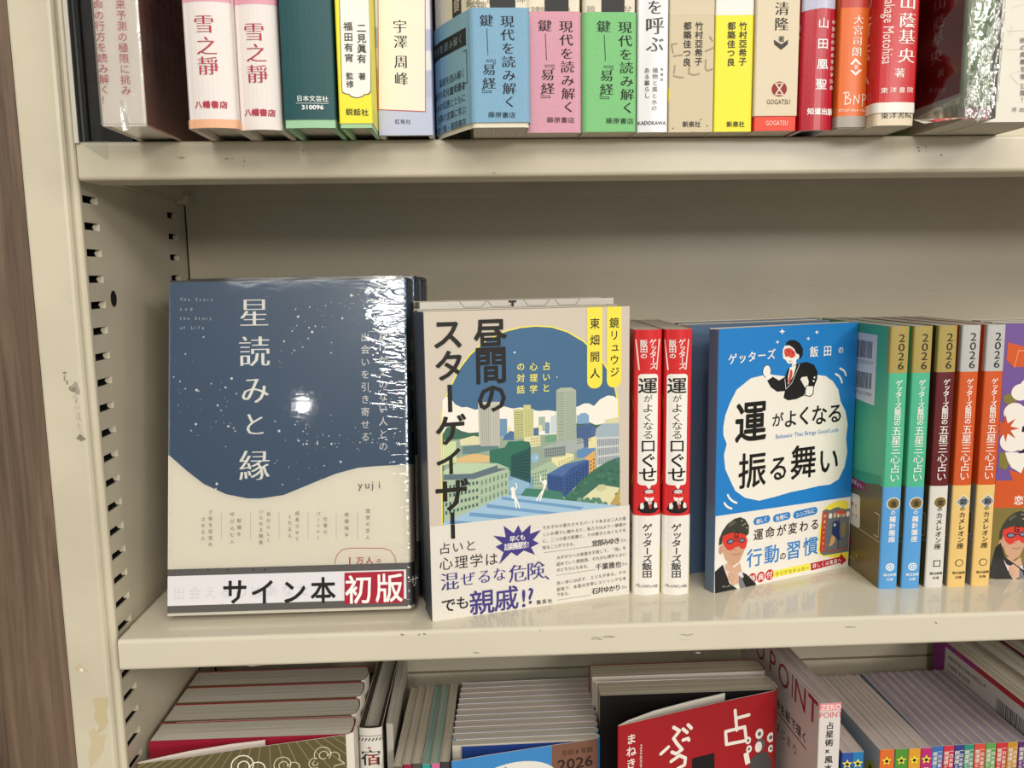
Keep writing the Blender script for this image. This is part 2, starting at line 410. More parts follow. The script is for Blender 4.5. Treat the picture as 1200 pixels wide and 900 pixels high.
class Sheet:
    def __init__(s, book, prof, iL, iR, z0, z1, t, col, rough=0.45, inner='#ddd6c6'):
        s.book = book; s.P = prof; s.N = normals_of(prof); s.z0 = z0; s.z1 = z1; s.rough = rough; s.mb = MB()
        s.br = [0.0]
        for a, b in zip(prof[:-1], prof[1:]): s.br.append(s.br[-1] + math.hypot(b[0] - a[0], b[1] - a[1]))
        m = ink(col, rough) if isinstance(col, str) else col; mi = ink(inner, 0.7)
        O = prof; I = offset(prof, -t); n = len(prof)
        for i in range(n - 1):
            a, b, c, d = O[i], O[i + 1], I[i + 1], I[i]
            s.mb.face([(a[0], a[1], z0), (b[0], b[1], z0), (b[0], b[1], z1), (a[0], a[1], z1)], m)
            s.mb.face([(c[0], c[1], z0), (d[0], d[1], z0), (d[0], d[1], z1), (c[0], c[1], z1)], mi)
            s.mb.face([(a[0], a[1], z1), (b[0], b[1], z1), (c[0], c[1], z1), (d[0], d[1], z1)], mi if t < 0.001 else m)
            s.mb.face([(b[0], b[1], z0), (a[0], a[1], z0), (d[0], d[1], z0), (c[0], c[1], z0)], mi if t < 0.001 else m)
        for a, d in ((O[0], I[0]), (I[-1], O[-1])):
            s.mb.face([(a[0], a[1], z0), (a[0], a[1], z1), (d[0], d[1], z1), (d[0], d[1], z0)], m)
        if iL is not None:
            s.left = Canvas(s, 0, s.br[iL], book.D * 1000, 'l')
            s.spine = Canvas(s, s.br[iL], s.br[iR], book.T * 1000, 's')
            s.right = Canvas(s, s.br[iR], s.br[-1], book.D * 1000, 'r')
    def point(s, u, z, h):
        i = 0
        while i < len(s.br) - 2 and u > s.br[i + 1] + 1e-12: i += 1
        t = (u - s.br[i]) / max(1e-12, s.br[i + 1] - s.br[i]); t = min(1, max(0, t))
        a, b, m, n = s.P[i], s.P[i + 1], s.N[i], s.N[i + 1]
        return ((a[0] + m[0] * h) * (1 - t) + (b[0] + n[0] * h) * t, (a[1] + m[1] * h) * (1 - t) + (b[1] + n[1] * h) * t, z)
def slant(book, P0, P1):
    """photograph pixel -> (u, v) millimetres on an upright plane through two local points"""
    p0 = Vector((P0[0], P0[1], 0)); e = Vector((P1[0] - P0[0], P1[1] - P0[1], 0)).normalized(); n = Vector((e.y, -e.x, 0))
    def f(x, y):
        o = book.Mi @ CAM; w = book.Mi.to_3x3() @ ray(x, y)
        p = o + w * ((p0 - o).dot(n) / w.dot(n))
        return ((p - p0).dot(e) * 1000, (book.H - p.z) * 1000)
    return f
class Book:
    """a book standing with its spine toward local -y; local x is the thickness"""
    def __init__(s, T, D, H, at, anchor=(0, 0, 0), rz=0.0, lean=0.0, cover='#ddd8d0', rough=0.42, bulge=0.0, rc=0.0008,
                 hard=None, pages=None, z0=0.0, name='book', jacket=True, prof=None, inner='#ddd6c6', pz=None):
        s.T, s.D, s.H = T, D, H
        R = Euler((0, lean, rz)).to_matrix()
        loc = Vector(at) - R @ Vector(anchor)
        s.M = Matrix.Translation(loc) @ R.to_4x4(); s.Mi = s.M.inverted()
        s.root = bpy.data.objects.new(name, None); COL.objects.link(s.root); s.root.empty_display_size = 0.02
        s.root.location = loc; s.root.rotation_euler = (0, lean, rz)
        s.prof, s.iL, s.iR = book_profile(T, D, bulge, rc); s.parts = []; body = s.prof
        if prof: s.prof = prof + s.prof[1:]; s.iL = len(prof); s.iR += len(prof) - 1
        pages = pages or pages_white()
        t = 0.0005
        if hard:
            hc = Sheet(s, offset(s.prof, -0.0004), s.iL, s.iR, 0, H, 0.0022, hard, 0.5, hard); s.hard = hc; s.parts.append(('hard_cover', hc))
            t = 0.0030
        if jacket:
            s.jk = Sheet(s, s.prof, s.iL, s.iR, z0, H, 0.00035, cover, rough, inner); s.parts.append(('jacket' if hard else 'cover', s.jk))
            s.left, s.spine, s.right = s.jk.left, s.jk.spine, s.jk.right
        dz = 0.003 if hard else 0.0003
        if pz is not None: dz = pz
        I = offset(body, -t - (0 if hard else 0.0002)); e = D - (0.004 if hard else 0.0008)
        I = [(x, min(y, e)) for x, y in I]
        mb = MB(); mb.prism(I, dz, H - dz, pages); s.pages = mb
        s.rough = rough
    def band(s, z0, z1, col, rough=0.55, off=0.0003, name='paper_band'):
        b = Sheet(s, offset(s.prof, off), s.iL, s.iR, z0, z1, 0.0002, col, rough); s.parts.append((name, b)); return b
    def sheet(s, prof, z0, z1, col, name, rough=0.45, t=0.00035, inner='#ddd6c6'):
        b = Sheet(s, prof, None, None, z0, z1, t, col, rough, inner); s.parts.append((name, b)); return b
    def done(s, label, cat='book', group=None, plabels={}):
        s.pages.build('pages', s.root)
        for n, p in s.parts:
            o = p.mb.build(n, s.root)
            if n in plabels: o['label'] = plabels[n]
        tag(s.root, label, cat, group); return s.root
def copy_tree(o, parent=None):
    c = o.copy(); COL.objects.link(c)
    if parent: c.parent = parent
    for ch in list(o.children): copy_tree(ch, c)
    return c
# ------------------------------------------------------------------ the setting: wood panel, floor, bookcase
XS = -0.2206                # inside face of the left side panel
XR = 0.6800                 # inside face of the right side panel
YB = 0.1778                 # back panel
Z_TOP, Z_MID, Z_LOW = 0.2843, 0.0, -0.2843
FLOOR = -1.15
mb = MB(); mb.box(-0.60, -0.2455, 0.0015, 0.24, FLOOR, 0.95, wood_mat())
tag(mb.build('wall_left', bevel=0.0008), kind='structure')
mb = MB(); mb.box(-1.2, 1.6, -2.6, 0.30, FLOOR - 0.03, FLOOR, paint_mat('floor_vinyl', '#8f8778', 0.5))
tag(mb.build('floor'), kind='structure')

case = bpy.data.objects.new('bookcase', None); COL.objects.link(case); case.location = (0.23, 0.09, FLOOR)
tag(case, 'beige enamelled steel bookcase with slotted side panel and three shelves of books', 'bookcase')
def part(mb, name, parent=case, **k):
    o = mb.build(name, None, **k)
    o.parent = parent
    base = Vector(parent.location) if parent is case else Vector((0, 0, 0))
    for v in o.data.vertices: v.co -= base
    return o
P = PAINT(); DARK = ink('#0d0b09', 0.8)
def side_panel(mirror=False):
    mb = MB(); sx = -1 if mirror else 1; x_in = XR if mirror else XS
    def X(x): return x_in + sx * (x - XS)
    prof = [(-0.2450, 0.030), (-0.2450, 0.0014), (-0.2446, 0.0004), (-0.2436, 0.0), (-0.2240, 0.0), (-0.2224, 0.0006), (-0.2215, 0.0020),
            (-0.2212, 0.0042), (-0.2206, 0.0052), (-0.2190, 0.0054), (-0.2182, 0.0062), (-0.2180, 0.0078), (-0.2186, 0.0090), (-0.2198, 0.0094), (XS, 0.0104), (XS, 0.0144)]
    z0, z1 = FLOOR, 0.64
    for a, b in zip(prof[:-1], prof[1:]):
        mb.face([(X(a[0]), a[1], z0), (X(b[0]), b[1], z0), (X(b[0]), b[1], z1), (X(a[0]), a[1], z1)], P)
    n_hi, n_lo = 22, -26                         # slots counted from the one under the upper shelf
    zs = [0.2555 + 0.015 * k for k in range(n_lo, n_hi)]
    def col_plain(y0, y1): mb.face([(X(XS), y0, z0), (X(XS), y1, z0), (X(XS), y1, z1), (X(XS), y0, z1)], P)
    def col_slot(y0, y1):
        hh = 0.0021; e = z0
        for z in zs:
            mb.face([(X(XS), y0, e), (X(XS), y1, e), (X(XS), y1, z - hh), (X(XS), y0, z - hh)], P); e = z + hh
            d = X(XS - 0.007); x = X(XS)
            r = [(y0, z - hh), (y1, z - hh), (y1, z + hh), (y0, z + hh)]
            for (a, b), (c, g) in zip(r, r[1:] + r[:1]):
                mb.face([(x, a, b), (x, c, g), (X(XS - 0.001), c, g), (X(XS - 0.001), a, b)], P)
                mb.face([(X(XS - 0.001), a, b), (X(XS - 0.001), c, g), (d, c, g), (d, a, b)], DARK)
            mb.face([(d, a, b) for a, b in r], DARK)
            yt = y1 - 0.0028                      # folded tongue at the inner end of the slot
            mb.face([(x, y1, z - hh), (x, y1, z + hh), (X(XS - 0.0025), yt + 0.0012, z + hh), (X(XS - 0.003), yt, z), (X(XS - 0.0025), yt + 0.0012, z - hh)], P)
        mb.face([(X(XS), y0, e), (X(XS), y1, e), (X(XS), y1, z1), (X(XS), y0, z1)], P)
    col_slot(0.0144, 0.0330); col_plain(0.0330, 0.1417); col_slot(0.1417, 0.1598); col_plain(0.1598, YB + 0.004)
    ox = X(-0.2450)
    mb.face([(ox, 0.03, z0), (ox, YB + 0.012, z0), (ox, YB + 0.012, z1), (ox, 0.03, z1)], P)
    if not mirror:                                # round bolt hole
        c = [(XS + 0.00008, 0.0441 + 0.0042 * math.cos(k * math.pi / 12), 0.1986 + 0.0050 * math.sin(k * math.pi / 12)) for k in range(24)]
        mb.face(c, DARK)
    return part(mb, 'side_panel')
side_panel(); side_panel(True)
# back panel: sheets with a dark joint below the middle shelf
mb = MB(); B = PAINT_BACK()
mb.box(XS, XR, YB, YB + 0.010, -0.1158, 0.64, B)
mb.box(XS, XR, YB, YB + 0.010, FLOOR, -0.1178, B)
mb.box(XS, XR, YB + 0.006, YB + 0.011, -0.1178, -0.1158, DARK)
mb.box(XS - 0.001, XS + 0.0009, YB - 0.0003, YB + 0.002, FLOOR, 0.64, DARK)
part(mb, 'back_panel')
def shelf(z, gloss, thick=0.0195):
    """folded tray: top plate, rounded front lip with a return, rear and side lips, hollow below"""
    m = PAINT_GLOSS() if gloss else P
    mb = MB(); x0, x1 = -0.2148, XR - 0.004; r = 0.0022; g = 0.001
    o = []; 
    for k in range(5):
        a = math.radians(90 + 22.5 * k); o.append((r + r * math.cos(a), z - r + r * math.sin(a)))
    for k in range(5):
        a = math.radians(180 + 22.5 * k); o.append((r + r * math.cos(a), z - thick + r + r * math.sin(a)))
    outer = [(YB - 0.003, z - 0.0165), (YB - 0.003, z)] + o + [(0.027, z - thick)]
    N = normals_of([(a, b) for a, b in outer]); inner = [(a[0] - n[0] * -g, a[1] - n[1] * -g) for a, n in zip(outer, N)]
    for a, b in zip(outer[:-1], outer[1:]): mb.face([(x0, *a), (x1, *a), (x1, *b), (x0, *b)], m)
    inn = [(YB - 0.004, z - 0.0165), (YB - 0.004, z - g), (r, z - g), (g, z - r), (g, z - thick + r), (r, z - thick + g), (0.027, z - thick + g)]
    raw = paint_mat('shelf_hollow_shade', '#6a6354', 0.5)  # darker tone paints in the shade of the hollow underside
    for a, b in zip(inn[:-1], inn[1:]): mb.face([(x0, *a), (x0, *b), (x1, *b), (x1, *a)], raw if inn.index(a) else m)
    mb.face([(x0, *outer[-1]), (x1, *outer[-1]), (x1, *inn[-1]), (x0, *inn[-1])], m)
    mb.face([(x0, *outer[0]), (x0, *inn[0]), (x1, *inn[0]), (x1, *outer[0])], m)
    for x in (x0, x1):                            # side lips
        poly = [(YB - 0.003, z - 0.0165), (YB - 0.003, z)] + o + [(0.027, z - thick), (0.027, z - 0.0165)]
        for t in tessellate_polygon([[Vector((p[0], p[1], 0)) for p in poly]]): mb.face([(x, *poly[k]) for k in t], m)
    s = part(mb, 'shelf', weld=True, smooth=False)
    for p in s.data.polygons: p.use_smooth = False
    # bracket hooked into the slots below the left end
    b = MB(); zb = z - thick
    b.extrude_x([(0.012, zb + 0.0030), (0.168, zb + 0.0030), (0.168, zb + 0.0062), (0.160, zb + 0.0150), (0.030, zb + 0.0150)], XS + 0.0008, XS + 0.0022, P)
    b.box(XS + 0.0022, XS + 0.0052, 0.018, 0.160, zb + 0.0030, zb + 0.0040, P)
    b.box(XS + 0.0008, XS + 0.0095, 0.1600, 0.1690, zb + 0.0005, zb + 0.0070, P)
    br = b.build('shelf_bracket', s, bevel=0.0004)
    for v in br.data.vertices: v.co -= Vector(case.location)
    return s
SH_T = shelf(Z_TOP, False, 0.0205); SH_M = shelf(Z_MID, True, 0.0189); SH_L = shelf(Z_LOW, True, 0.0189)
# worn spots where the enamel was rubbed or peeled off the upright
def mark(name, pts, col, rough=0.6, Y=-0.00006):
    m = MB(); V = [on_y(x, y, Y) for x, y in pts]
    for t in tessellate_polygon([[Vector((v.x, v.z, 0)) for v in V]]): m.face([V[k] for k in t], ink(col, rough))
    return m
MK = MB()
def scuff(pts, col, Y=-0.00008):
    V = [on_y(x, y, Y) for x, y in pts]
    for t in tessellate_polygon([[Vector((v.x, v.z, 0)) for v in V]]): MK.face([V[k] for k in t], ink(col, 0.6))
def blot(cx, cy, rx, ry, col, n=16, Y=-0.00008):
    scuff([(cx + rx * (0.6 + 0.5 * rnd.random()) * math.cos(6.283 * k / n), cy + ry * (0.6 + 0.5 * rnd.random()) * math.sin(6.283 * k / n)) for k in range(n)], col, Y)
for k, (cx, cy, rx, ry, co) in enumerate(((76, 437, 3.0, 1.6, '#8c8272'), (75.5, 443, 1.5, 4.0, '#9a907f'), (78.5, 448, 1.8, 3.5, '#9a907f'), (83, 455, 4.0, 3.2, '#93897a'), (88, 454, 5.0, 6.5, '#a0968a'), (86.5, 457, 3.4, 3.4, '#857b6d'), (91, 459, 3.0, 4.5, '#a0968a'))):
    blot(cx, cy, rx, ry, co, 18, -0.00008 - 0.00001 * k)
for k in range(70):
    t = rnd.random(); x = 87 + 8.5 * t + rnd.uniform(-2.2, 2.2); y = 460 + 54 * t
    scuff([(x, y), (x + rnd.uniform(.5, 1.3), y + rnd.uniform(2, 7)), (x + rnd.uniform(.1, .5), y + rnd.uniform(1, 4))], ('#9c9283', '#aba190', '#857b6d')[k % 3], -0.00018 - 0.000004 * k)
scuff([(89, 514), (93, 509), (101, 514), (96, 517)], '#857b6d', -0.0002)
scuff([(86, 782), (93, 778), (99, 783), (104, 787), (96, 787), (89, 786)], '#c5b692'); scuff([(94, 783), (98, 784), (97, 788), (93, 786)], '#e9e2d0', -0.0002)
scuff([(108, 820), (112, 817), (121, 818), (126, 816), (127, 826), (124, 836), (127, 846), (121, 856), (114, 860), (116, 850), (110, 842), (112, 832)], '#c4b48d')
scuff([(104, 858), (110, 853), (117, 862), (124, 860), (121, 880), (113, 893), (106, 900), (103, 885), (107, 872)], '#c8ba97')
for x, y, w, h in ((213, 167 + 18, 9, 1.5), (286, 168 + 22, 1.2, 9), (355, 178, 1.4, 6), (268, 186, 8, 1.2), (1077, 175, 3, 4), (1085, 174, 1.0, 5), (1103, 182, 2, 1.5), (579, 203, 1.4, 1.2), (472, 744, 3, 1.3), (491, 744, 1.5, 1.2), (497, 743, 3, 1.0), (633, 739, 1, 1.2), (1097, 730, 1.4, 1.2), (700, 748, 10, 3), (715, 746, 14, 1.4), (805, 744, 10, 1.0), (817, 765, 6, 1), (300, 780, 14, 1.2), (1000, 735, 12, 0.9), (560, 765, 9, 1.0)):
    for k in range(4):
        x2, y2 = x + rnd.uniform(-w, w) * .6, y + rnd.uniform(-h, h) * .6
        scuff([(x2 - w * .4, y2), (x2, y2 - .5 - h * .12), (x2 + w * .4, y2 + rnd.uniform(-.5, .5)), (x2, y2 + .4)], '#6e665a' if w < 4 else '#a39a85', -0.0002 - 0.00001 * k)
tag(part(MK, 'scuff_marks'), kind='stuff')
# ------------------------------------------------------------------ middle shelf: books facing out and spines
K = '#17130f'; WH = '#f3efe8'
R90 = math.pi / 2
def face_out(T, D, H, bl, br, **k):
    """a right-spined book showing its front: bl, br = bottom corners of the front on the shelf"""
    a, b = Vector(bl), Vector(br); d = b - a; ang = math.atan2(d.y, d.x)
    return Book(T, D, H, at=a, anchor=(-T / 2, D, 0), rz=R90 + ang, **k)
def masked_face(c, k=1.0):
    """man in a flat cap and a red eye mask, photographed on a cover (window coordinates already set)"""
    c.poly([(105, 380), (110, 440), (130, 500), (180, 560), (240, 525), (275, 450), (300, 380), (290, 300), (120, 320)], '#c99d80', 3)
    c.ell(95, 430, 18, 34, '#c4937a', 3)
    c.poly([(80, 395), (85, 340), (110, 280), (150, 225), (205, 185), (250, 172), (290, 190), (318, 240), (316, 300), (300, 318), (200, 292), (118, 318), (102, 385)], '#39392f', 4)
    c.poly([(150, 235), (205, 200), (215, 215), (165, 252)], '#5b5a4a', 5)
    for x, y in ((262, 200), (285, 225), (300, 255), (270, 235)): c.ell(x, y, 10, 5, '#a89a88', 5, 8)
    c.poly([(106, 352), (112, 320), (160, 300), (205, 291), (255, 298), (292, 312), (306, 358), (292, 412), (262, 424), (238, 400), (205, 410), (180, 432), (150, 430), (128, 405)], '#d3392c', 5)
    c.ell(172, 362, 34, 20, '#2a2733', 6); c.ell(262, 354, 28, 19, '#2a2733', 6)
    c.ell(172, 362, 24, 12, '#7d86a3', 7); c.ell(262, 354, 19, 11, '#7d86a3', 7)
    c.line([(205, 358), (235, 355)], 6, '#2a2733', 7)
    c.line([(238, 300), (222, 290), (206, 300), (204, 325), (214, 338), (232, 334), (232, 318), (222, 318)], 9, '#201a1a', 7)
    c.line([(205, 385), (200, 425), (215, 430)], 4, '#a97a60', 5)
    c.line([(185, 460), (215, 468), (250, 455)], 6, '#a85f50', 5)
    c.poly([(130, 545), (150, 530), (200, 565), (250, 530), (262, 610), (236, 690), (190, 705), (140, 640)], '#cfa78c', 3)
    c.poly([(50, 600), (112, 543), (130, 600), (165, 690), (243, 745), (200, 770), (50, 770)], '#1c1b1c', 4)
    c.poly([(112, 545), (140, 590), (170, 600), (150, 640)], '#ddd0d4', 5)
    c.poly([(246, 590), (300, 620), (372, 690), (372, 720), (300, 740), (262, 650)], '#1c1b1c', 4)
    c.poly([(225, 615), (262, 590), (275, 640), (250, 660)], '#d9d3da', 4)
    c.poly([(228, 625), (258, 640), (300, 735), (250, 745)], '#77777c', 5)
    c.poly([(150, 610), (190, 585), (238, 620), (236, 690), (190, 705), (160, 660)], '#d2aa90', 6)
    for q in (((165, 612), (205, 640)), ((158, 632), (196, 662)), ((160, 655), (190, 680))): c.line(q, 3, '#a97a60', 7)

class Shift:                              # the same portrait moved and scaled on this cover
    def __init__(s, c, k, ox, oy): s.c, s.k, s.ox, s.oy = c, k, ox, oy
    def q(s, p): return (p[0] * s.k + s.ox, p[1] * s.k + s.oy)
    def poly(s, pts, col, l): s.c.poly([s.q(p) for p in pts], col, l + 5)
    def ell(s, x, y, rx, ry, col, l=3, n=20): a, b = s.q((x, y)); s.c.ell(a, b, rx * s.k, ry * s.k, col, l + 5, n)
    def line(s, pts, w, col, l=4): s.c.line([s.q(p) for p in pts], w * s.k, col, l + 5)
# --- shrink-wrapped blue book, front cover to the viewer, leaning back on its copies
LEAN = math.radians(11.4)
BLUE = '#20486a'
for i in range(3):
    y = 0.0244 + 0.0226 * i; dx = (0.0, 0.0035, 0.0065)[i]
    T1 = 0.0195
    b = Book(T1, 0.1515, 0.2082 + (0.0, 0.0010, 0.0)[i], at=(-0.1942 + dx, y, T1 * math.sin(LEAN)), anchor=(-T1 / 2, 0.1515, 0.0), rz=R90, lean=LEAN,
             cover='#e6dfcf', rough=0.30, rc=0.003, bulge=0.002, hard='#d8d2c4', name='book')
    c = b.left
    bd = [(199, 530), (220, 552), (240, 567), (267, 579), (293, 584), (310, 584), (337, 580), (367, 568), (400, 555), (427, 548), (450, 546), (470, 545), (492, 544)]
    if i == 0:
        B_ = [c.px(*p) for p in bd]
    c.poly_mm([(-2, -2), (160, -2)] + [(160, B_[-1][1])] + B_[::-1][1:-1] + [(-2, B_[0][1])], BLUE, 1)
    b.spine.rect_mm(0, 0, T1 * 1000, B_[-1][1], BLUE, 1); b.right.rect_mm(0, 0, 160, B_[-1][1], BLUE, 1)
    b.spine.rect_mm(0, 175, 30, 215, '#5b5856', 1) if i else None
    b.spine.col_(' ', (484, 400), (484, 500), 8, WH) if 0 else None
    for k, ch in enumerate('星読みと縁'): b.spine.ch_mm(ch, T1 * 500, 42 + 13 * k, 9, '#e8e4da', 'm')
    if i == 0:
        for ch, x, y_, z in (('星', 301.5, 366, 37), ('読', 301.7, 411.7, 39), ('み', 302.3, 456.7, 36), ('と', 301.7, 496.7, 31), ('縁', 301.9, 545, 39)): c.ch(ch, x, y_, z, '#f6f3ea', 'm')
        c.at(190, 315, 7.5)
        for txt, x1, y_, in (('The Stars', 455, 268), ('and', 265, 352), ('the Story', 442, 433), ('of Life', 372, 517)): c.row(txt, (172, y_), (x1, y_), 40, '#cfd8de', 'r')
        c.at(0, 0, 1)
        c.col_('出会いを引き寄せる', (435.7, 395), (436, 511.7), 11, '#eceae4', 'r'); c.col_('かけがえのない人との', (457.3, 392.7), (457.7, 522.7), 11, '#eceae4', 'r')
        c.row('yuji', (430.5, 567.7), (455, 567.2), 12.5, '#3f3a36', 'r')
        g = '#7b756a'
        c.at(190, 560, 3.75)
        for txt, x, y0, y1 in (('才能を目覚め', 220, 150, 292), ('させる人', 186, 182, 265), ('転機を', 350, 187, 247), ('呼び込む人', 318, 160, 280), ('自分らしく', 483, 158, 274), ('いられる関係', 449, 147, 283),
                               ('成長させて', 613, 155, 268), ('くれる人', 580, 170, 253), ('仕事の', 741, 180, 237), ('パートナー', 709, 157, 263), ('結婚相手', 838, 160, 250), ('理想の恋人', 934, 145, 260)):
            c.col_(txt, (x, y0), (x - 1, y1), 20, g, 'r')
        for x in (268, 401, 530, 662, 790, 887): c.line([(x, 150), (x, 270)], 1.6, '#b3ac9e', 4, False)
        c.line([(783, 440), (784, 375), (792, 340), (815, 316), (850, 308), (1000, 308), (1035, 318), (1056, 345), (1062, 375), (1062, 440)], 3, '#b4474a', 4)
        c.ch('1', 853, 362, 46, '#a8262f', 'b'); c.row('万人', (898, 362), (940, 361), 34, '#a8262f', 'b'); c.ch('の', 984, 363, 22, '#a8262f', 'b')
        c.at(0, 0, 1)
        r2 = random.Random(3)
        def star(x, y_, r): c.ell(x, y_, r, r, '#f4f3ec', 5, 8)
        for k in range(90):
            t = r2.random(); x = 203 + 195 * t; y_ = 448 + 100 * t + r2.gauss(0, 24)
            if y_ < 575 and not (282 < x < 322): star(x, y_, r2.choice((.35, .35, .45, .6, .9)))
        for k in range(70):
            t = r2.random(); x = 328 + 160 * t; y_ = 412 - 85 * t + r2.gauss(0, 16)
            if y_ > 330: star(x, y_, r2.choice((.35, .35, .45, .6, .9)))
        for k in range(45):
            t = r2.random(); x = 350 + 140 * t; y_ = 505 + 30 * t + r2.gauss(0, 14)
            if y_ < 540: star(x, y_, r2.choice((.35, .45, .6, .8)))
        for x, y_, r in ((240, 395, 1), (218, 415, .9), (274, 443.5, 1.5), (266.5, 454, 1.2), (231.5, 457, 1.6), (257, 475, 1.3), (230.7, 497, 1.5), (270, 499.5, 1.4), (331.5, 505, 1.6), (395, 520, 1.4), (354.5, 371, 1.6), (371.5, 389, 1.5), (337.5, 400, 1.2), (419, 346, 1.5), (408, 373, 1.3), (438, 373, 1.6), (406, 541, 1.5), (256, 567, 1.6), (255, 572.5, 1), (378, 520, 1), (365, 520, 1.3)): star(x, y_, r)
        # paper band round the wrapped book
        z0, z1 = 0.0020, 0.0286
        w = b.band(z0, z1, '#ddd9dc', 0.35, 0.0012); L = w.left; L.at(190, 560, 3.75)
        L.rect_mm(-2, -1, 160, 4.1, '#55524f', 2); L.rect_mm(-2, L.h - 4.4, 160, L.h + 1, '#55524f', 2)
        w.spine.rect_mm(-2, -1, 60, L.h + 1, '#4a4745', 2); w.spine.ch_mm('サ', 5, 12, 8, '#cfcac4', 'r')
        for ch, x, y_ in (('サ', 333, 498), ('イ', 460, 498), ('ン', 600, 497), ('本', 732, 490)): L.ch(ch, x, y_, 118, K, 'h', 8, 1.0)
        L.poly([(828, 415), (1097, 406), (1097, 546), (828, 553)], '#a3182f', 3)
        L.ch('初', 893, 487, 132, '#f3efec', 'b', 8, 0.98); L.ch('版', 1031, 480, 132, '#f3efec', 'b', 8, 0.98)
        L.row('出会えるのはあなた', (80, 505), (640, 490), 60, '#cfcbd0', 'r', 4)
        r3 = random.Random(5)
        for x in (85, 150, 210, 300, 415, 468): L.ell(x, 401, 4, 5, '#26221f', 3, 6)
    # clear film tightly wrapped round the copy
    fm = film_mat('shrink_film', 0.35, 9, gloss=0.03, rough=0.05, stretch=(1, 0.6, 1.2), dist=0.0035, edge=0.040)
    pr, iL, iR = book_profile(T1 + 0.0022, 0.1526, 0.002, 0.003)
    pr = [(x, y_ - 0.0011) for x, y_ in pr]
    f = MB()
    pr2 = pr + [pr[0]]
    for p, q in zip(pr2[:-1], pr2[1:]): f.face([(p[0], p[1], -0.0002), (q[0], q[1], -0.0002), (q[0], q[1], b.H + 0.0008), (p[0], p[1], b.H + 0.0008)], fm)
    for t in tessellate_polygon([[Vector((p[0], p[1], 0)) for p in pr]]): f.face([(pr[k][0], pr[k][1], b.H + 0.0008) for k in t], fm)
    b.film = f.build('shrink_wrap', b.root)
    b.film['label'] = 'clear shrink-wrap film'
    b.done(('blue and cream starry hardback in clear wrap with white band, front cover showing', 'first wrapped starry book hidden behind the blue front one', 'wrapped starry book standing last, against the back panel side')[i], 'book', 'shrink-wrapped starry books')

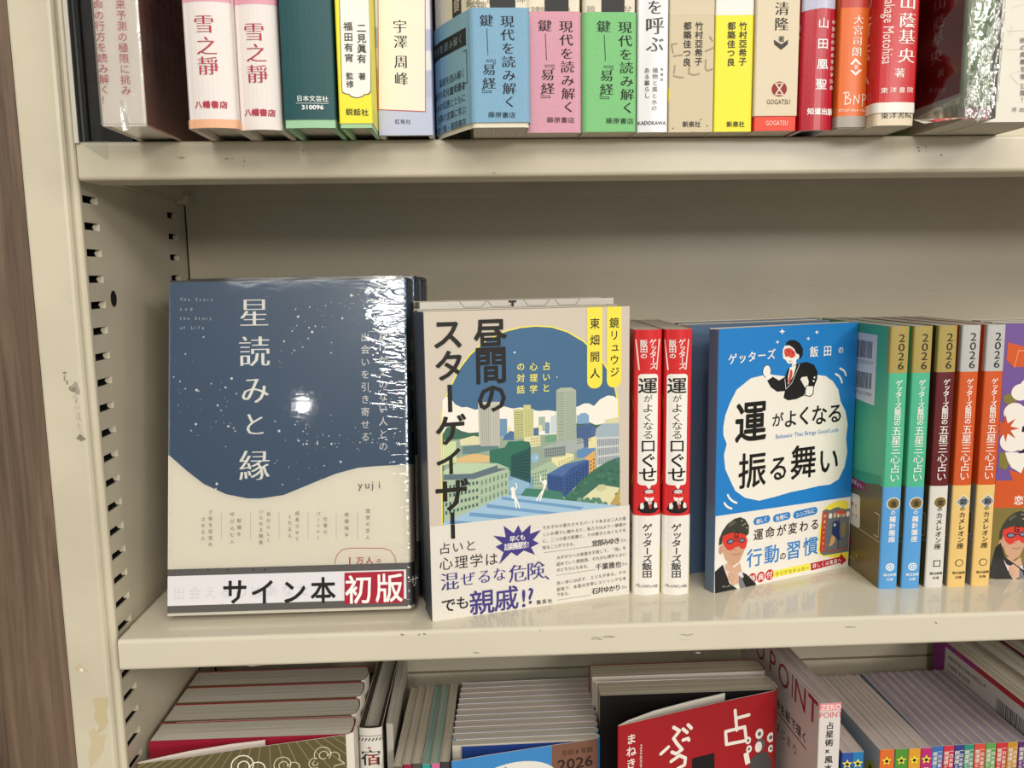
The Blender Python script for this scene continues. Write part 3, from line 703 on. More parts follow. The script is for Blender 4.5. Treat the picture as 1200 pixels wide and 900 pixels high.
# --- city illustration book, front cover to the viewer, with copies behind
def city_cover(c):
    c.at(480, 335, 4.2857)
    tan = '#cbbfae'
    arch = [(160, 1210), (157, 900), (158, 640), (175, 570), (205, 500), (250, 410), (300, 345), (380, 275), (480, 225), (560, 205), (640, 198), (720, 203), (800, 228), (880, 275), (960, 350), (1010, 430), (1040, 510), (1055, 580), (1060, 900), (1066, 1180)]
    c.poly(arch, '#f1e24c', 2)
    ins = [(x + (610 - x) * 0.016, y + (700 - y) * 0.013) for x, y in arch]
    c.poly(ins, '#40678a', 3)
    c.poly([(165, 575), (185, 555), (205, 562), (230, 595), (262, 610), (290, 608), (330, 622), (380, 612), (440, 600), (480, 606), (520, 616), (560, 610), (605, 618), (650, 628), (700, 624), (740, 630), (800, 620), (850, 605), (880, 590), (905, 590), (930, 603), (960, 570), (1000, 550), (1030, 553), (1050, 570), (1052, 900), (166, 900)], '#efe9dc', 4)
    c.poly([(166, 745), (185, 712), (215, 703), (260, 728), (300, 738), (350, 735), (350, 800), (166, 800)], '#3c6450', 5)
    c.poly([(840, 690), (865, 676), (900, 682), (940, 698), (985, 690), (1052, 660), (1052, 740), (840, 745)], '#3c6450', 5)
    c.at(490, 430, 4.615)
    c.poly([(140, 395), (1092, 345), (1096, 745), (900, 765), (140, 845)], '#93a58f', 5)
    b = c.poly
    b([(325, 190), (443, 188), (443, 425), (340, 428), (330, 400)], '#c4bfb1', 6); c.windows([(330, 205), (395, 203), (395, 425), (340, 425)], 7, 1, '#8f968e', .45, 1, 7); c.windows([(400, 205), (440, 205), (440, 422), (400, 425)], 5, 1, '#a8a89a', .45, 1, 7)
    b([(443, 280), (483, 280), (483, 375), (443, 378)], '#6f90b0', 6); b([(485, 325), (505, 322), (505, 350), (485, 350)], '#e3dcae', 6); b([(470, 370), (500, 345), (522, 350), (522, 395), (460, 395)], '#4c6d98', 6)
    b([(518, 228), (572, 226), (572, 205), (612, 205), (612, 226), (627, 226), (627, 375), (522, 388)], '#c9c589', 6); c.windows([(522, 240), (572, 238), (572, 380), (524, 385)], 4, 13, '#6f8560', .75, .4, 7); c.windows([(580, 232), (625, 232), (625, 372), (580, 376)], 3, 13, '#8fa070', .6, .35, 7)
    b([(655, 270), (690, 268), (690, 345), (655, 345)], '#9fb3a0', 6); b([(690, 300), (714, 298), (714, 360), (690, 360)], '#7395ae', 6); b([(645, 320), (672, 312), (676, 345), (645, 350)], '#e4dcb0', 6)
    b([(720, 268), (750, 258), (750, 355), (720, 360)], '#c3cfd3', 6); b([(627, 330), (655, 328), (655, 370), (627, 372)], '#4c6d98', 6)
    b([(750, 125), (775, 112), (830, 110), (858, 125), (860, 385), (765, 405), (752, 400)], '#aab39f', 6); c.windows([(755, 135), (795, 133), (795, 400), (762, 402)], 4, 22, '#6c7b70', .7, .35, 7); c.windows([(800, 133), (856, 130), (858, 384), (800, 398)], 6, 22, '#7f8d80', .6, .4, 7)
    b([(860, 320), (930, 305), (945, 320), (962, 320), (962, 400), (920, 440), (862, 440)], '#4a6691', 6); c.windows([(862, 325), (940, 318), (940, 400), (862, 420)], 6, 7, '#2f466e', .5, .4, 7)
    b([(862, 262), (880, 258), (880, 250), (912, 248), (928, 262), (928, 305), (862, 308)], '#7ea2c1', 6)
    b([(225, 392), (300, 372), (345, 380), (345, 420), (230, 425)], '#d9d5ab', 6); b([(240, 430), (420, 410), (440, 440), (300, 470), (240, 470)], '#5f7f80', 6)
    b([(205, 495), (300, 468), (390, 480), (390, 515), (205, 520)], '#d8b57c', 6); b([(136, 408), (205, 400), (208, 515), (138, 530)], '#c9d7a2', 6)
    b([(575, 380), (640, 370), (665, 372), (665, 425), (610, 435), (575, 405)], '#dcd7aa', 6); c.windows([(610, 382), (662, 376), (662, 422), (610, 430)], 6, 3, '#a89a66', .5, .5, 7)
    b([(690, 372), (745, 365), (770, 378), (770, 400), (690, 408)], '#6c9a7d', 6)
    b([(675, 432), (770, 405), (880, 383), (900, 390), (900, 440), (800, 480), (680, 495)], '#a3aca6', 6); b([(680, 440), (800, 425), (800, 480), (682, 493)], '#87938e', 7); c.windows([(690, 440), (800, 427), (800, 475), (690, 488)], 9, 3, '#56645f', .5, .5, 8)
    b([(862, 450), (920, 430), (960, 440), (960, 490), (862, 490)], '#5f88b5', 6); b([(925, 385), (968, 372), (968, 435), (925, 440)], '#e2d6a0', 6)
    b([(905, 490), (960, 450), (965, 560), (930, 600), (905, 560)], '#d9a761', 6); c.windows([(930, 505), (962, 485), (962, 560), (930, 585)], 2, 4, '#7a5a2e', .5, .5, 7)
    b([(965, 335), (1000, 305), (1092, 302), (1092, 378), (965, 382)], '#9eb0b8', 6); b([(965, 380), (1092, 375), (1092, 520), (970, 545)], '#c8cbc6', 6); c.windows([(972, 385), (1090, 380), (1090, 515), (975, 535)], 15, 3, '#5d7386', .5, .78, 7)
    b([(1015, 285), (1092, 270), (1092, 303), (1015, 306)], '#d6cfa6', 6)
    b([(388, 450), (470, 435), (490, 402), (522, 402), (560, 398), (605, 405), (612, 432), (610, 628), (500, 590), (500, 560), (388, 515)], '#2f6d58', 6); b([(503, 478), (611, 432), (611, 628), (503, 590)], '#235452', 7); c.windows([(508, 490), (606, 450), (606, 610), (508, 580)], 1, 8, '#163a3f', .95, .3, 8)
    c.ell(636, 492, 24, 24, '#8fb3cf', 6); c.ell(642, 490, 4, 4, '#f0efe6', 7)
    b([(725, 490), (800, 465), (845, 470), (845, 500), (760, 540), (725, 510)], '#e0dba6', 6); c.windows([(760, 510), (842, 480), (842, 500), (760, 535)], 6, 2, '#9f9650', .5, .5, 7)
    b([(612, 560), (700, 515), (755, 503), (758, 560), (705, 600), (690, 650), (615, 645)], '#a5bb9d', 6); c.windows([(618, 575), (700, 545), (700, 640), (618, 640)], 6, 4, '#5e7a66', .45, .5, 7)
    c.ell(545, 632, 88, 62, '#79a1be', 6); c.ell(545, 640, 60, 46, '#8db2c9', 7)
    b([(700, 580), (800, 525), (905, 500), (928, 505), (928, 590), (850, 650), (800, 705), (702, 660)], '#34538a', 7); b([(700, 580), (800, 525), (905, 500), (925, 503), (830, 545), (790, 590)], '#4a6a9c', 8); c.windows([(708, 590), (785, 600), (790, 690), (708, 655)], 7, 5, '#1b2c52', .45, .45, 9); c.windows([(800, 600), (922, 520), (922, 590), (800, 690)], 7, 5, '#1b2c52', .5, .45, 9)
    b([(585, 655), (680, 662), (785, 672), (785, 725), (560, 745), (560, 690)], '#3f7b66', 7)
    b([(135, 565), (215, 515), (430, 520), (492, 545), (492, 690), (330, 760), (140, 845)], '#a9bc9f', 7); b([(140, 560), (210, 518), (425, 524), (425, 540), (290, 575), (140, 580)], '#b8cba8', 8); b([(138, 582), (290, 577), (430, 530), (432, 548), (490, 548), (300, 606), (138, 612)], '#5b6f78', 8)
    c.windows([(142, 630), (330, 605), (330, 760), (142, 815)], 9, 4, '#41605a', .55, .42, 9); c.windows([(335, 605), (488, 560), (488, 690), (335, 750)], 7, 3, '#6d8776', .4, .55, 9)
    b([(800, 700), (850, 660), (880, 610), (930, 575), (980, 540), (1030, 510), (1060, 498), (1096, 485), (1096, 745), (930, 760), (800, 745)], '#3a6b57', 7)
    b([(885, 715), (985, 635), (1092, 652), (1092, 660), (1045, 750), (960, 742)], '#d9d6ab', 8); b([(965, 650), (1000, 632), (1022, 640), (1022, 660), (990, 672), (966, 664)], '#c3c396', 9); b([(1045, 735), (1096, 660), (1096, 742), (1045, 752)], '#b59a5a', 9)
    rr = random.Random(11)
    for k in range(60):
        x = rr.uniform(800, 1090); y = rr.uniform(520, 740)
        if y > 1270 - 0.72 * x + 0 and not (900 < x < 1075 and 635 < y < 735): c.ell(x, y, 12, 9, rr.choice(('#447a62', '#33614f', '#2f5c4c')), 8, 8)
    for k in range(26): c.ell(760 + rr.random() * 260, 715 + rr.random() * 40, 16, 14, rr.choice(('#6b9580', '#447a62', '#557f6c')), 9, 9)
    b([(135, 842), (270, 785), (380, 735), (450, 697), (510, 690), (1096, 750), (1096, 800), (500, 860), (135, 860)], '#9dbfd6', 10)
    for q in ([(280, 785), (640, 815), (600, 835), (275, 805)], [(372, 740), (790, 790), (740, 800), (372, 760)], [(452, 700), (900, 757), (880, 770), (452, 716)], [(170, 830), (290, 835), (280, 850), (170, 848)]): b(q, '#6d98bf', 11)
    for x0, y0, f in ((512, 660, 1), (688, 620, -1)):          # two white figures reaching up
        c.ell(x0, y0, 11, 12, '#f3efe4', 12, 12)
        b([(x0 - 6, y0 + 8), (x0 + 12, y0 + 4), (x0 + 18 * (1 if f > 0 else -.3), y0 + 50), (x0 - 5 - 8 * (f < 0), y0 + 52)], '#f3efe4', 12)
        if f > 0:
            c.line([(524, 708), (532, 758)], 8, '#f3efe4', 12); c.line([(530, 708), (550, 760)], 8, '#f3efe4', 12); c.line([(520, 668), (536, 650), (530, 628)], 6, '#f3efe4', 12)
        else:
            c.line([(675, 668), (642, 720)], 8, '#f3efe4', 12); c.line([(680, 668), (660, 720)], 8, '#f3efe4', 12); c.line([(683, 632), (663, 612), (665, 588)], 6, '#f3efe4', 12)
    c.at(480, 335, 4.2857)
    c.ell(530, 334, 5, 5, '#f3f0e6', 5, 8); c.ell(744, 458, 3, 3, '#f3f0e6', 5, 8)
    c.rr(895, 60, 972, 512, 38, '#f0df49', 8); c.rr(995, 60, 1068, 507, 36, '#f0df49', 8)
    c.col_('東畑開人', (934, 188), (935, 438), 56, K, 'b', 9); c.col_('鏡リュウジ', (1032, 185), (1034, 432), 54, K, 'b', 9)
    y = '#f0e36a'
    c.col_('占いと', (690, 402), (688, 512), 44, y, 'b', 9); c.col_('心理学', (625, 405), (625, 518), 44, y, 'b', 9); c.col_('の対話', (560, 405), (560, 520), 44, y, 'b', 9)
    for ch, x, yy, z in (('昼', 408, 248, 178), ('間', 410, 405, 178), ('の', 415, 560, 168)): c.ch(ch, x, yy, z, K, 'h', 14, 1.0, True)
    for ch, x, yy, z in (('ス', 192, 240, 170), ('タ', 200, 400, 165), ('ー', 202, 565, 165), ('ゲ', 208, 722, 165), ('イ', 200, 880, 150)): c.ch(ch, x, yy, z, K, 'h', 14, 1.0, True)
    c.at(490, 430, 4.615); c.ch('ザ', 185, 690, 190, K, 'h', 14, 1, True); c.ch('ー', 186, 855, 165, K, 'h', 14, 1, True)
    c.at(0, 0, 1)
bk = face_out(0.0190, 0.1320, 0.1890, (-0.0312, 0.0134, 0), (0.0963, 0.0478, 0), cover='#cdc1b1', rough=0.55, name='book')
city_cover(bk.left)
bk.sheet([(0.0092, 0.1324), (-0.0092, 0.1324)], 0.0004, 0.1886, '#474b52', 'flap_edge', 0.4)
zo = 0.0600
o = bk.band(0, zo, speckled('#e2dcd1', 'band_speckled_paper', 0.9), 0.6, 0.0006); c = o.left
c.at(490, 590, 4.615)
PU = '#40357f'
c.ch('ー', 186, 120, 165, K, 'h', 7, 1, True)
c.row('占いと', (142, 240), (284, 224), 66, K, 'r'); c.row('心理学は', (150, 322), (396, 298), 76, K, 'r')
for ch, x, y, z in (('混', 170, 418, 104), ('ぜ', 268, 405, 84), ('る', 358, 392, 84), ('な', 440, 380, 80), ('危', 540, 374, 104), ('険', 637, 360, 104), ('、', 724, 368, 90)): c.ch(ch, x, y, z, PU, 'm')
c.ch('で', 163, 547, 82, K, 'b'); c.ch('も', 240, 533, 76, K, 'b'); c.ch('親', 345, 530, 140, PU, 'b'); c.ch('戚', 478, 510, 136, PU, 'b'); c.ch('!', 590, 503, 130, PU, 'b'); c.ch('?', 622, 490, 120, PU, 'b')
c.row('集英社', (653, 531), (714, 524), 26, '#3b3733', 'b')
c.poly([(405, 172), (474, 180), (462, 118), (518, 158), (543, 115), (562, 156), (610, 112), (606, 162), (667, 140), (622, 196), (655, 213), (612, 235), (634, 276), (572, 252), (535, 282), (505, 262), (438, 328), (462, 262), (418, 232), (456, 214)], PU, 3)
c.row('早くも', (510, 189), (566, 180), 34, WH, 'b', 9); c.row('話題騒然!', (482, 232), (600, 217), 40, WH, 'b', 9, 0.9)
ln = '#4c4741'
for txt, x0, y0, x1, y1 in (('それぞれの星のエキスパートであるお二人の星', 684, 128, 1118, 78), ('しいお喋りに触れると、私たちはより一層確か', 684, 165, 1118, 110), ('に、二つの星の距離と、その輝きとぬくもりを', 684, 200, 1118, 142), ('知ることができる。', 684, 236, 850, 215),
                            ('みずからへの執着を手放して、「他」を', 760, 290, 1118, 238), ('認めていく開放感。それが心理学と占い', 760, 325, 1118, 272), ('のどちらにもある。', 760, 357, 925, 335),
                            ('良い本には必ず、スリルがある。その', 760, 428, 1118, 368), ('意味で、本書は非常にスリリングな本', 760, 462, 1118, 402), ('である。', 760, 490, 822, 481)):
    c.row(txt, (x0, y0), (x1, y1), 22, ln, 'r')
for txt, x0, y0, x1, y1, s in (('宮部みゆき', 958, 213, 1078, 198, 36), ('千葉雅也', 978, 340, 1085, 327, 36), ('石井ゆかり', 958, 470, 1082, 452, 36)):
    c.row(txt, (x0, y0), (x1, y1), s, K, 'b'); c.row('さん', (x1 + 26, y1 - 2), (x1 + 42, y1 - 4), 18, K, 'r')
for q in ([(680, 264), (940, 230)], [(750, 387), (960, 355)], [(755, 520), (935, 492)]): c.line(q, 2, '#6b655c', 4, False)
bk.done('tan book with skyscraper arch picture and pale paper band, front cover showing', 'book', 'city picture books')
bk = face_out(0.0190, 0.1320, 0.1890, (-0.0350, 0.0352, 0), (0.0925, 0.0697, 0), cover='#cdc1b1', rough=0.5, name='book')
for q in ((118, 122),): bk.left.rr_mm(105, -10, 114, 20, 4, '#f0df49', 3); bk.left.rr_mm(118, -10, 127, 20, 4, '#f0df49', 3)
bk.sheet([(0.0092, 0.1324), (-0.0092, 0.1324)], 0.0004, 0.1886, '#474b52', 'flap_edge', 0.4); bk.right.rect_mm(0, 0, 140, 190, '#4a4d55', 1); bk.left.rect_mm(0, 0, 4.2, 190, '#4a4d55', 1)
bk.left.rr_mm(50, 0.4, 70, 3.0, 1.0, '#f2efe6', 3); bk.left.rect_mm(56, 1.0, 64, 1.6, '#2a2724', 4)
bk.done('second copy of the tan skyscraper book, grey edge showing behind the front one', 'book', 'city picture books')
# white patterned book behind them, its top edge showing
bk = face_out(0.0200, 0.1350, 0.1930, (-0.0365, 0.0590, 0), (0.0935, 0.0941, 0), cover='#d9d3c8', rough=0.5, name='book')
c = bk.left
for u in (26, 45, 70, 92): c.line_mm([(u, 0), (u + 3.5, 4), (u + 15, 4), (u + 18.5, 0)], 0.5, '#938d82', 3, False)
c.rect_mm(61.5, 0.4, 63.2, 6, '#2a2724', 4); c.rect_mm(59.5, 0.2, 65, 1.6, '#2a2724', 4)
bk.done('white book with grey line pattern, top edge rising behind the skyscraper books')

# --- two red spines
def red_spine(px_x, at, dx, label):
    T = 0.0178
    b = Book(T, 0.1130, 0.1742, at=at, anchor=(0, 0, 0), rz=-0.01, cover='#d22a2c', rough=0.32, bulge=0.0018, rc=0.0026, name='book')
    s = b.spine
    def P(x, y): return (x + dx, y)
    s.col_('ゲッターズ', P(764.6, 401), P(764.8, 429), 8.5, WH, 'b', 8, .9); s.col_('飯田', P(755.5, 402), P(755.7, 409.5), 8.5, WH, 'b', 8, .9); s.ch('の', *P(755.6, 417.2), 7, WH, 'b')
    s.line([P(747.8, 398.5), P(751, 433.5)], 1.3, '#f3dcd2', 4); s.line([P(771.8, 398), P(768.6, 433)], 1.3, '#f3dcd2', 4)
    s.rr(750 + dx, 438.5, 769 + dx, 568.5, 4, '#f0ebe2', 3); s.poly([P(757, 568), P(763, 568), P(760.5, 574)], '#f0ebe2', 3)
    for ch, y, z, st in (('運', 452, 20, 'b'), ('が', 467, 9, 'r'), ('よ', 478, 12, 'r'), ('く', 489, 11, 'r'), ('な', 499, 11, 'r'), ('る', 509.5, 11.5, 'r'), ('口', 522.5, 16, 'b'), ('ぐ', 539.5, 18, 'b'), ('せ', 556, 19, 'b')): s.ch(ch, 759.7 + dx, y, z, K, st)
    # praying cartoon figure with grey hair and red mask
    s.at(725 - dx * -1, 540, 5.625)
    s.ell(200, 208, 30, 24, '#1d191a', 4); s.ell(200, 204, 24, 15, '#cfc9c4', 5); s.ell(201, 240, 26, 30, '#f0e9e0', 5); s.poly([(172, 215), (230, 213), (228, 240), (202, 246), (174, 238)], '#d6362f', 6)
    s.ell(190, 228, 5, 3, '#3a1518', 7, 8); s.ell(213, 227, 5, 3, '#3a1518', 7, 8); s.line([(196, 258), (207, 258)], 3, '#3a1518', 7)
    s.poly([(135, 325), (150, 290), (180, 268), (225, 268), (245, 290), (258, 322), (235, 342), (200, 348), (160, 345)], '#1d191a', 5)
    s.poly([(150, 318), (152, 285), (166, 275), (172, 300), (168, 320)], '#f0e9e0', 6); s.poly([(250, 312), (246, 282), (232, 275), (226, 298), (232, 315)], '#f0e9e0', 6); s.poly([(192, 272), (215, 272), (208, 300), (200, 300)], '#f0e9e0', 6); s.poly([(201, 278), (208, 278), (212, 312), (204, 318), (198, 308)], '#c9473a', 7)
    s.at(0, 0, 1)
    zb = b.sheet(offset(b.prof, 0.0003), 0, (0.1742 - s.px(760 + dx, 604.5)[1] / 1000), '#e9e4dc', 'paper_band', 0.4)
    w = Sheet.__new__(Sheet); 
    z = zb; z.left = Canvas(z, 0, z.br[b.iL], b.D * 1000, 'l'); z.spine = Canvas(z, z.br[b.iL], z.br[b.iR], b.T * 1000, 's')
    q = z.spine
    q.col_('ゲッターズ飯田', P(758.6, 618), P(758.4, 672.5), 9.5, K, 'b'); q.row('プレジデント社', P(748.8, 686.6), P(767.5, 687.2), 3.8, K, 'b')
    q.rect_mm(16.3, 23, 30, 62, '#e6d83a', 2)
    L = z.left; L.rect_mm(104, 5, 108.5, 62, '#e6d83a', 2); L.rr_mm(95, 3, 111.6, 40, 6, '#e9e4dc', 3); L.poly_mm([(104, 66), (110, 52), (113.2, 66)], '#2b55a8', 4)
    for k in range(6): L.ch_mm('運がよくなる'[k], 109, 8 + 5.2 * k, 5, K, 'b', 6)
    b.left.ell_mm(108, 72, 9, 30, '#e6d83a', 2); b.left.ell_mm(106, 72, 9, 30, '#d22a2c', 3)
    b.done(label, 'book', 'red spined books with speech bubble titles')
red_spine(0, (0.1077, 0.0440, 0), 0, 'red spine book touching the right edge of the tan skyscraper book')
red_spine(0, (0.1268, 0.0428, 0), 34.2, 'red spine book second from the tan skyscraper book, next to slate books')

# --- slate-blue books facing out behind the bright blue one
for i in range(2):
    bk = face_out(0.0150, 0.1130, 0.1742 + 0.0006 * i, (0.1420, 0.0780 + 0.0164 * i, 0), (0.2480, 0.1068 + 0.0164 * i, 0), cover='#5b718b', rough=0.2, name='book')
    bk.done(('glossy slate blue book behind the left edge of the bright blue book', 'slate blue book at the very back, only its top page edges showing')[i], 'book', 'slate blue books')

# --- bright blue book at an angle
bk = face_out(0.0095, 0.1175, 0.1739, (0.1518, 0.0430, 0), (0.2602, 0.0848, 0), cover='#1f7cc4', rough=0.36, name='book')
bk.sheet([(0.0046, 0.1179), (-0.0046, 0.1179)], 0.0003, 0.1734, '#5b718b', 'flap_edge', 0.25)
c = bk.left; CL = '#ece6d9'; bl = '#2a7cc0'
c.at(800, 300, 3)
c.poly([(143, 600), (150, 560), (165, 520), (190, 470), (240, 430), (300, 415), (400, 428), (430, 420), (470, 417), (505, 422), (530, 440), (550, 470), (557, 510), (575, 545), (583, 590), (577, 640), (581, 690), (572, 740), (550, 785), (520, 803), (480, 808), (430, 820), (380, 830), (330, 845), (270, 860), (220, 850), (185, 825), (168, 790), (150, 750), (145, 700), (155, 660), (143, 630)], CL, 2)
c.row('ゲッターズ', (175, 362), (312, 345), 40, WH, 'b'); c.ch('飯', 463, 336, 40, WH, 'b'); c.ch('田', 511, 333, 40, WH, 'b'); c.ch('の', 558, 330, 27, WH, 'b')
c.ch('運', 240, 582, 152, K, 'h', 8, .92)
for ch, x, y, z in (('が', 335, 575, 52), ('よ', 381, 571, 66), ('く', 430, 561, 72), ('な', 482, 558, 76), ('る', 538, 552, 74)): c.ch(ch, x, y, z, K, 'b')
c.fitline('Behavior That Brings Good Luck', (328, 637), (550, 612), 20, bl, 'r')
for ch, x, y, z in (('振', 245, 752, 130), ('る', 338, 745, 96), ('舞', 426, 722, 124), ('い', 515, 717, 104)): c.ch(ch, x, y, z, K, 'b', 8, .95)
c.at(830, 360, 6.667)
for x, y, r in ((580, 190, 24), (543, 272, 16), (785, 245, 16), (852, 195, 17)): c.poly([(x, y - r), (x + r * .28, y - r * .28), (x + r, y), (x + r * .28, y + r * .28), (x, y + r), (x - r * .28, y + r * .28), (x - r, y), (x - r * .28, y - r * .28)], WH, 3)
for q in ([(1035, 478), (1062, 492), (1076, 512), (1080, 532)], [(1000, 520), (1028, 538), (1042, 560), (1050, 588)]): c.line(q, 16, '#f0ece2', 3)
bk_ = c.poly
bk_([(455, 562), (500, 540), (555, 572), (600, 545), (625, 480), (690, 445), (770, 426), (830, 448), (858, 505), (855, 560), (828, 628), (785, 610), (775, 570), (735, 545), (722, 562), (766, 640), (750, 690), (690, 718), (625, 728), (590, 708), (600, 655), (540, 660), (490, 625)], '#1a1718', 4)
bk_([(733, 546), (775, 540), (788, 580), (782, 612), (765, 600)], CL, 5)
c.ell(459, 500, 42, 50, '#1a1718', 4); c.ell(459, 500, 37, 45, '#f0ebe2', 5); bk_([(448, 540), (490, 520), (502, 545), (458, 575)], '#f0ebe2', 6)
bk_([(757, 650), (768, 610), (830, 613), (825, 678), (800, 700), (757, 692)], '#1a1718', 5); bk_([(763, 652), (772, 616), (823, 618), (818, 675), (796, 692), (763, 686)], '#f0ebe2', 6)
bk_([(640, 470), (690, 452), (668, 535), (625, 605), (625, 540)], '#f0ebe2', 5); bk_([(643, 488), (658, 490), (660, 530), (640, 592), (624, 584), (636, 530)], '#d04538', 6)
c.line([(600, 560), (608, 640), (655, 590), (680, 530), (715, 445)], 4, '#efe9de', 6); c.ell(833, 548, 8, 8, '#f0ebe2', 6); c.ell(826, 576, 8, 8, '#f0ebe2', 6)
bk_([(585, 330), (600, 300), (690, 310), (712, 380), (695, 410), (670, 420), (655, 438), (625, 440), (605, 410), (588, 400), (584, 370)], '#f0ebe2', 5)
bk_([(660, 425), (690, 405), (690, 445), (655, 465)], '#f0ebe2', 5)
bk_([(607, 305), (612, 275), (640, 256), (680, 256), (718, 280), (742, 325), (742, 370), (725, 402), (705, 398), (698, 370), (672, 330), (632, 302)], '#1a1718', 6); c.line([(612, 300), (640, 302), (668, 322), (682, 345)], 5, '#f0ebe2', 7)
bk_([(597, 330), (620, 318), (650, 322), (680, 348), (683, 382), (655, 398), (628, 384), (605, 388), (595, 360)], '#d8483c', 7); c.ell(630, 345, 6, 9, '#5a1f22', 8, 8); c.ell(660, 355, 5, 8, '#5a1f22', 8, 8)
c.ell(700, 385, 16, 20, '#f0ebe2', 7); c.line([(630, 418), (645, 424), (655, 416)], 3, '#5a1f22', 8)
# lower white part of the cover
c.at(830, 580, 6.667)
c.poly([(20, 172), (48, 168), (1100, 15), (1130, 10), (1130, 600), (20, 800)], '#e9e3d8', 3)
for q in ([(152, 0), (165, 25), (190, 48), (222, 62)], [(125, 62), (138, 82), (158, 98), (182, 106)]): c.line(q, 16, '#f0ece2', 4)
def pill(x0, y0, x1, y1, txt, z):
    c.line([(x0 + 28, y0), (x1 - 28, y1)], 60, bl, 4); c.row(txt, (x0 + 40, y0), (x1 - 40, y1), z, WH, 'b', 9)
pill(350, 205, 490, 188, '楽しく', 40); pill(503, 182, 650, 162, '気軽に', 40); pill(662, 155, 862, 122, 'シンプルに', 40)
c.row('運命が変わる', (392, 308), (836, 228), 94, K, 'b')
for ch, x, y, z, co in (('行', 362, 488, 150, bl), ('動', 498, 460, 150, bl), ('の', 585, 475, 66, K), ('習', 668, 427, 150, bl), ('慣', 803, 398, 150, bl)): c.ch(ch, x, y, z, co, 'b')
c.poly([(500, 595), (800, 532), (802, 582), (505, 645)], '#efe04a', 4); c.row('クリアステッカー', (540, 618), (775, 570), 38, '#3a3530', 'r')
c.poly([(803, 533), (1030, 482), (1042, 455), (1086, 508), (1046, 545), (1036, 528), (806, 590)], '#b31f2c', 4); c.row('詳しくは裏面へ', (832, 552), (1030, 508), 36, WH, 'b')
for ch, x, y in (('特', 345, 652), ('典', 412, 640), ('付', 480, 622)): c.ell(x, y, 38, 42, '#c32733', 5); c.ch(ch, x, y, 56, WH, 'b')
c.poly([(900, 120), (940, 80), (1000, 50), (1060, 40), (1100, 50), (1100, 500), (900, 478), (862, 460), (868, 300)], '#efe04a', 4)
c.poly([(878, 455), (897, 125), (925, 110), (955, 118), (990, 100), (1020, 92), (1050, 105), (1080, 110), (1112, 100), (1100, 440), (905, 472)], '#6a6f72', 5)
c.poly([(873, 435), (895, 140), (915, 125), (932, 140), (915, 430), (895, 455)], '#b9472f', 6)
c.col_('開運ステッカー', (914, 165), (895, 420), 26, '#f0d8c0', 'r', 8)
for k in range(5): c.ell(958 + 34 * k, 162 - 4 * k, 17, 22, ('#efe6d8', '#d9a87a')[k % 2], 7, 12)
c.poly([(990, 140), (1040, 112), (1092, 138), (1040, 150)], '#c9523a', 8); c.line([(1030, 140), (1018, 420)], 8, '#3b3535', 7)
c.poly([(975, 215), (1010, 195), (1032, 220), (1028, 300), (1038, 350), (1005, 345), (970, 300)], '#2c3a68', 8); c.poly([(1040, 230), (1070, 205), (1082, 250), (1070, 320), (1045, 330)], '#8d8154', 8)
c.poly([(970, 310), (1000, 330), (990, 370), (960, 400), (945, 395)], '#caa06a', 8); c.ell(992, 232, 12, 12, '#d8d2c0', 9, 10); c.line([(935, 440), (1085, 412)], 9, '#b9472f', 8)
masked_face(Shift(c, 1, 0, 0))
c.row('プレジデント社', (115, 716), (236, 700), 18, '#d8d2c8', 'b', 9)
bk.done('bright blue book with white cloud and masked cartoon man, turned at an angle', 'book')

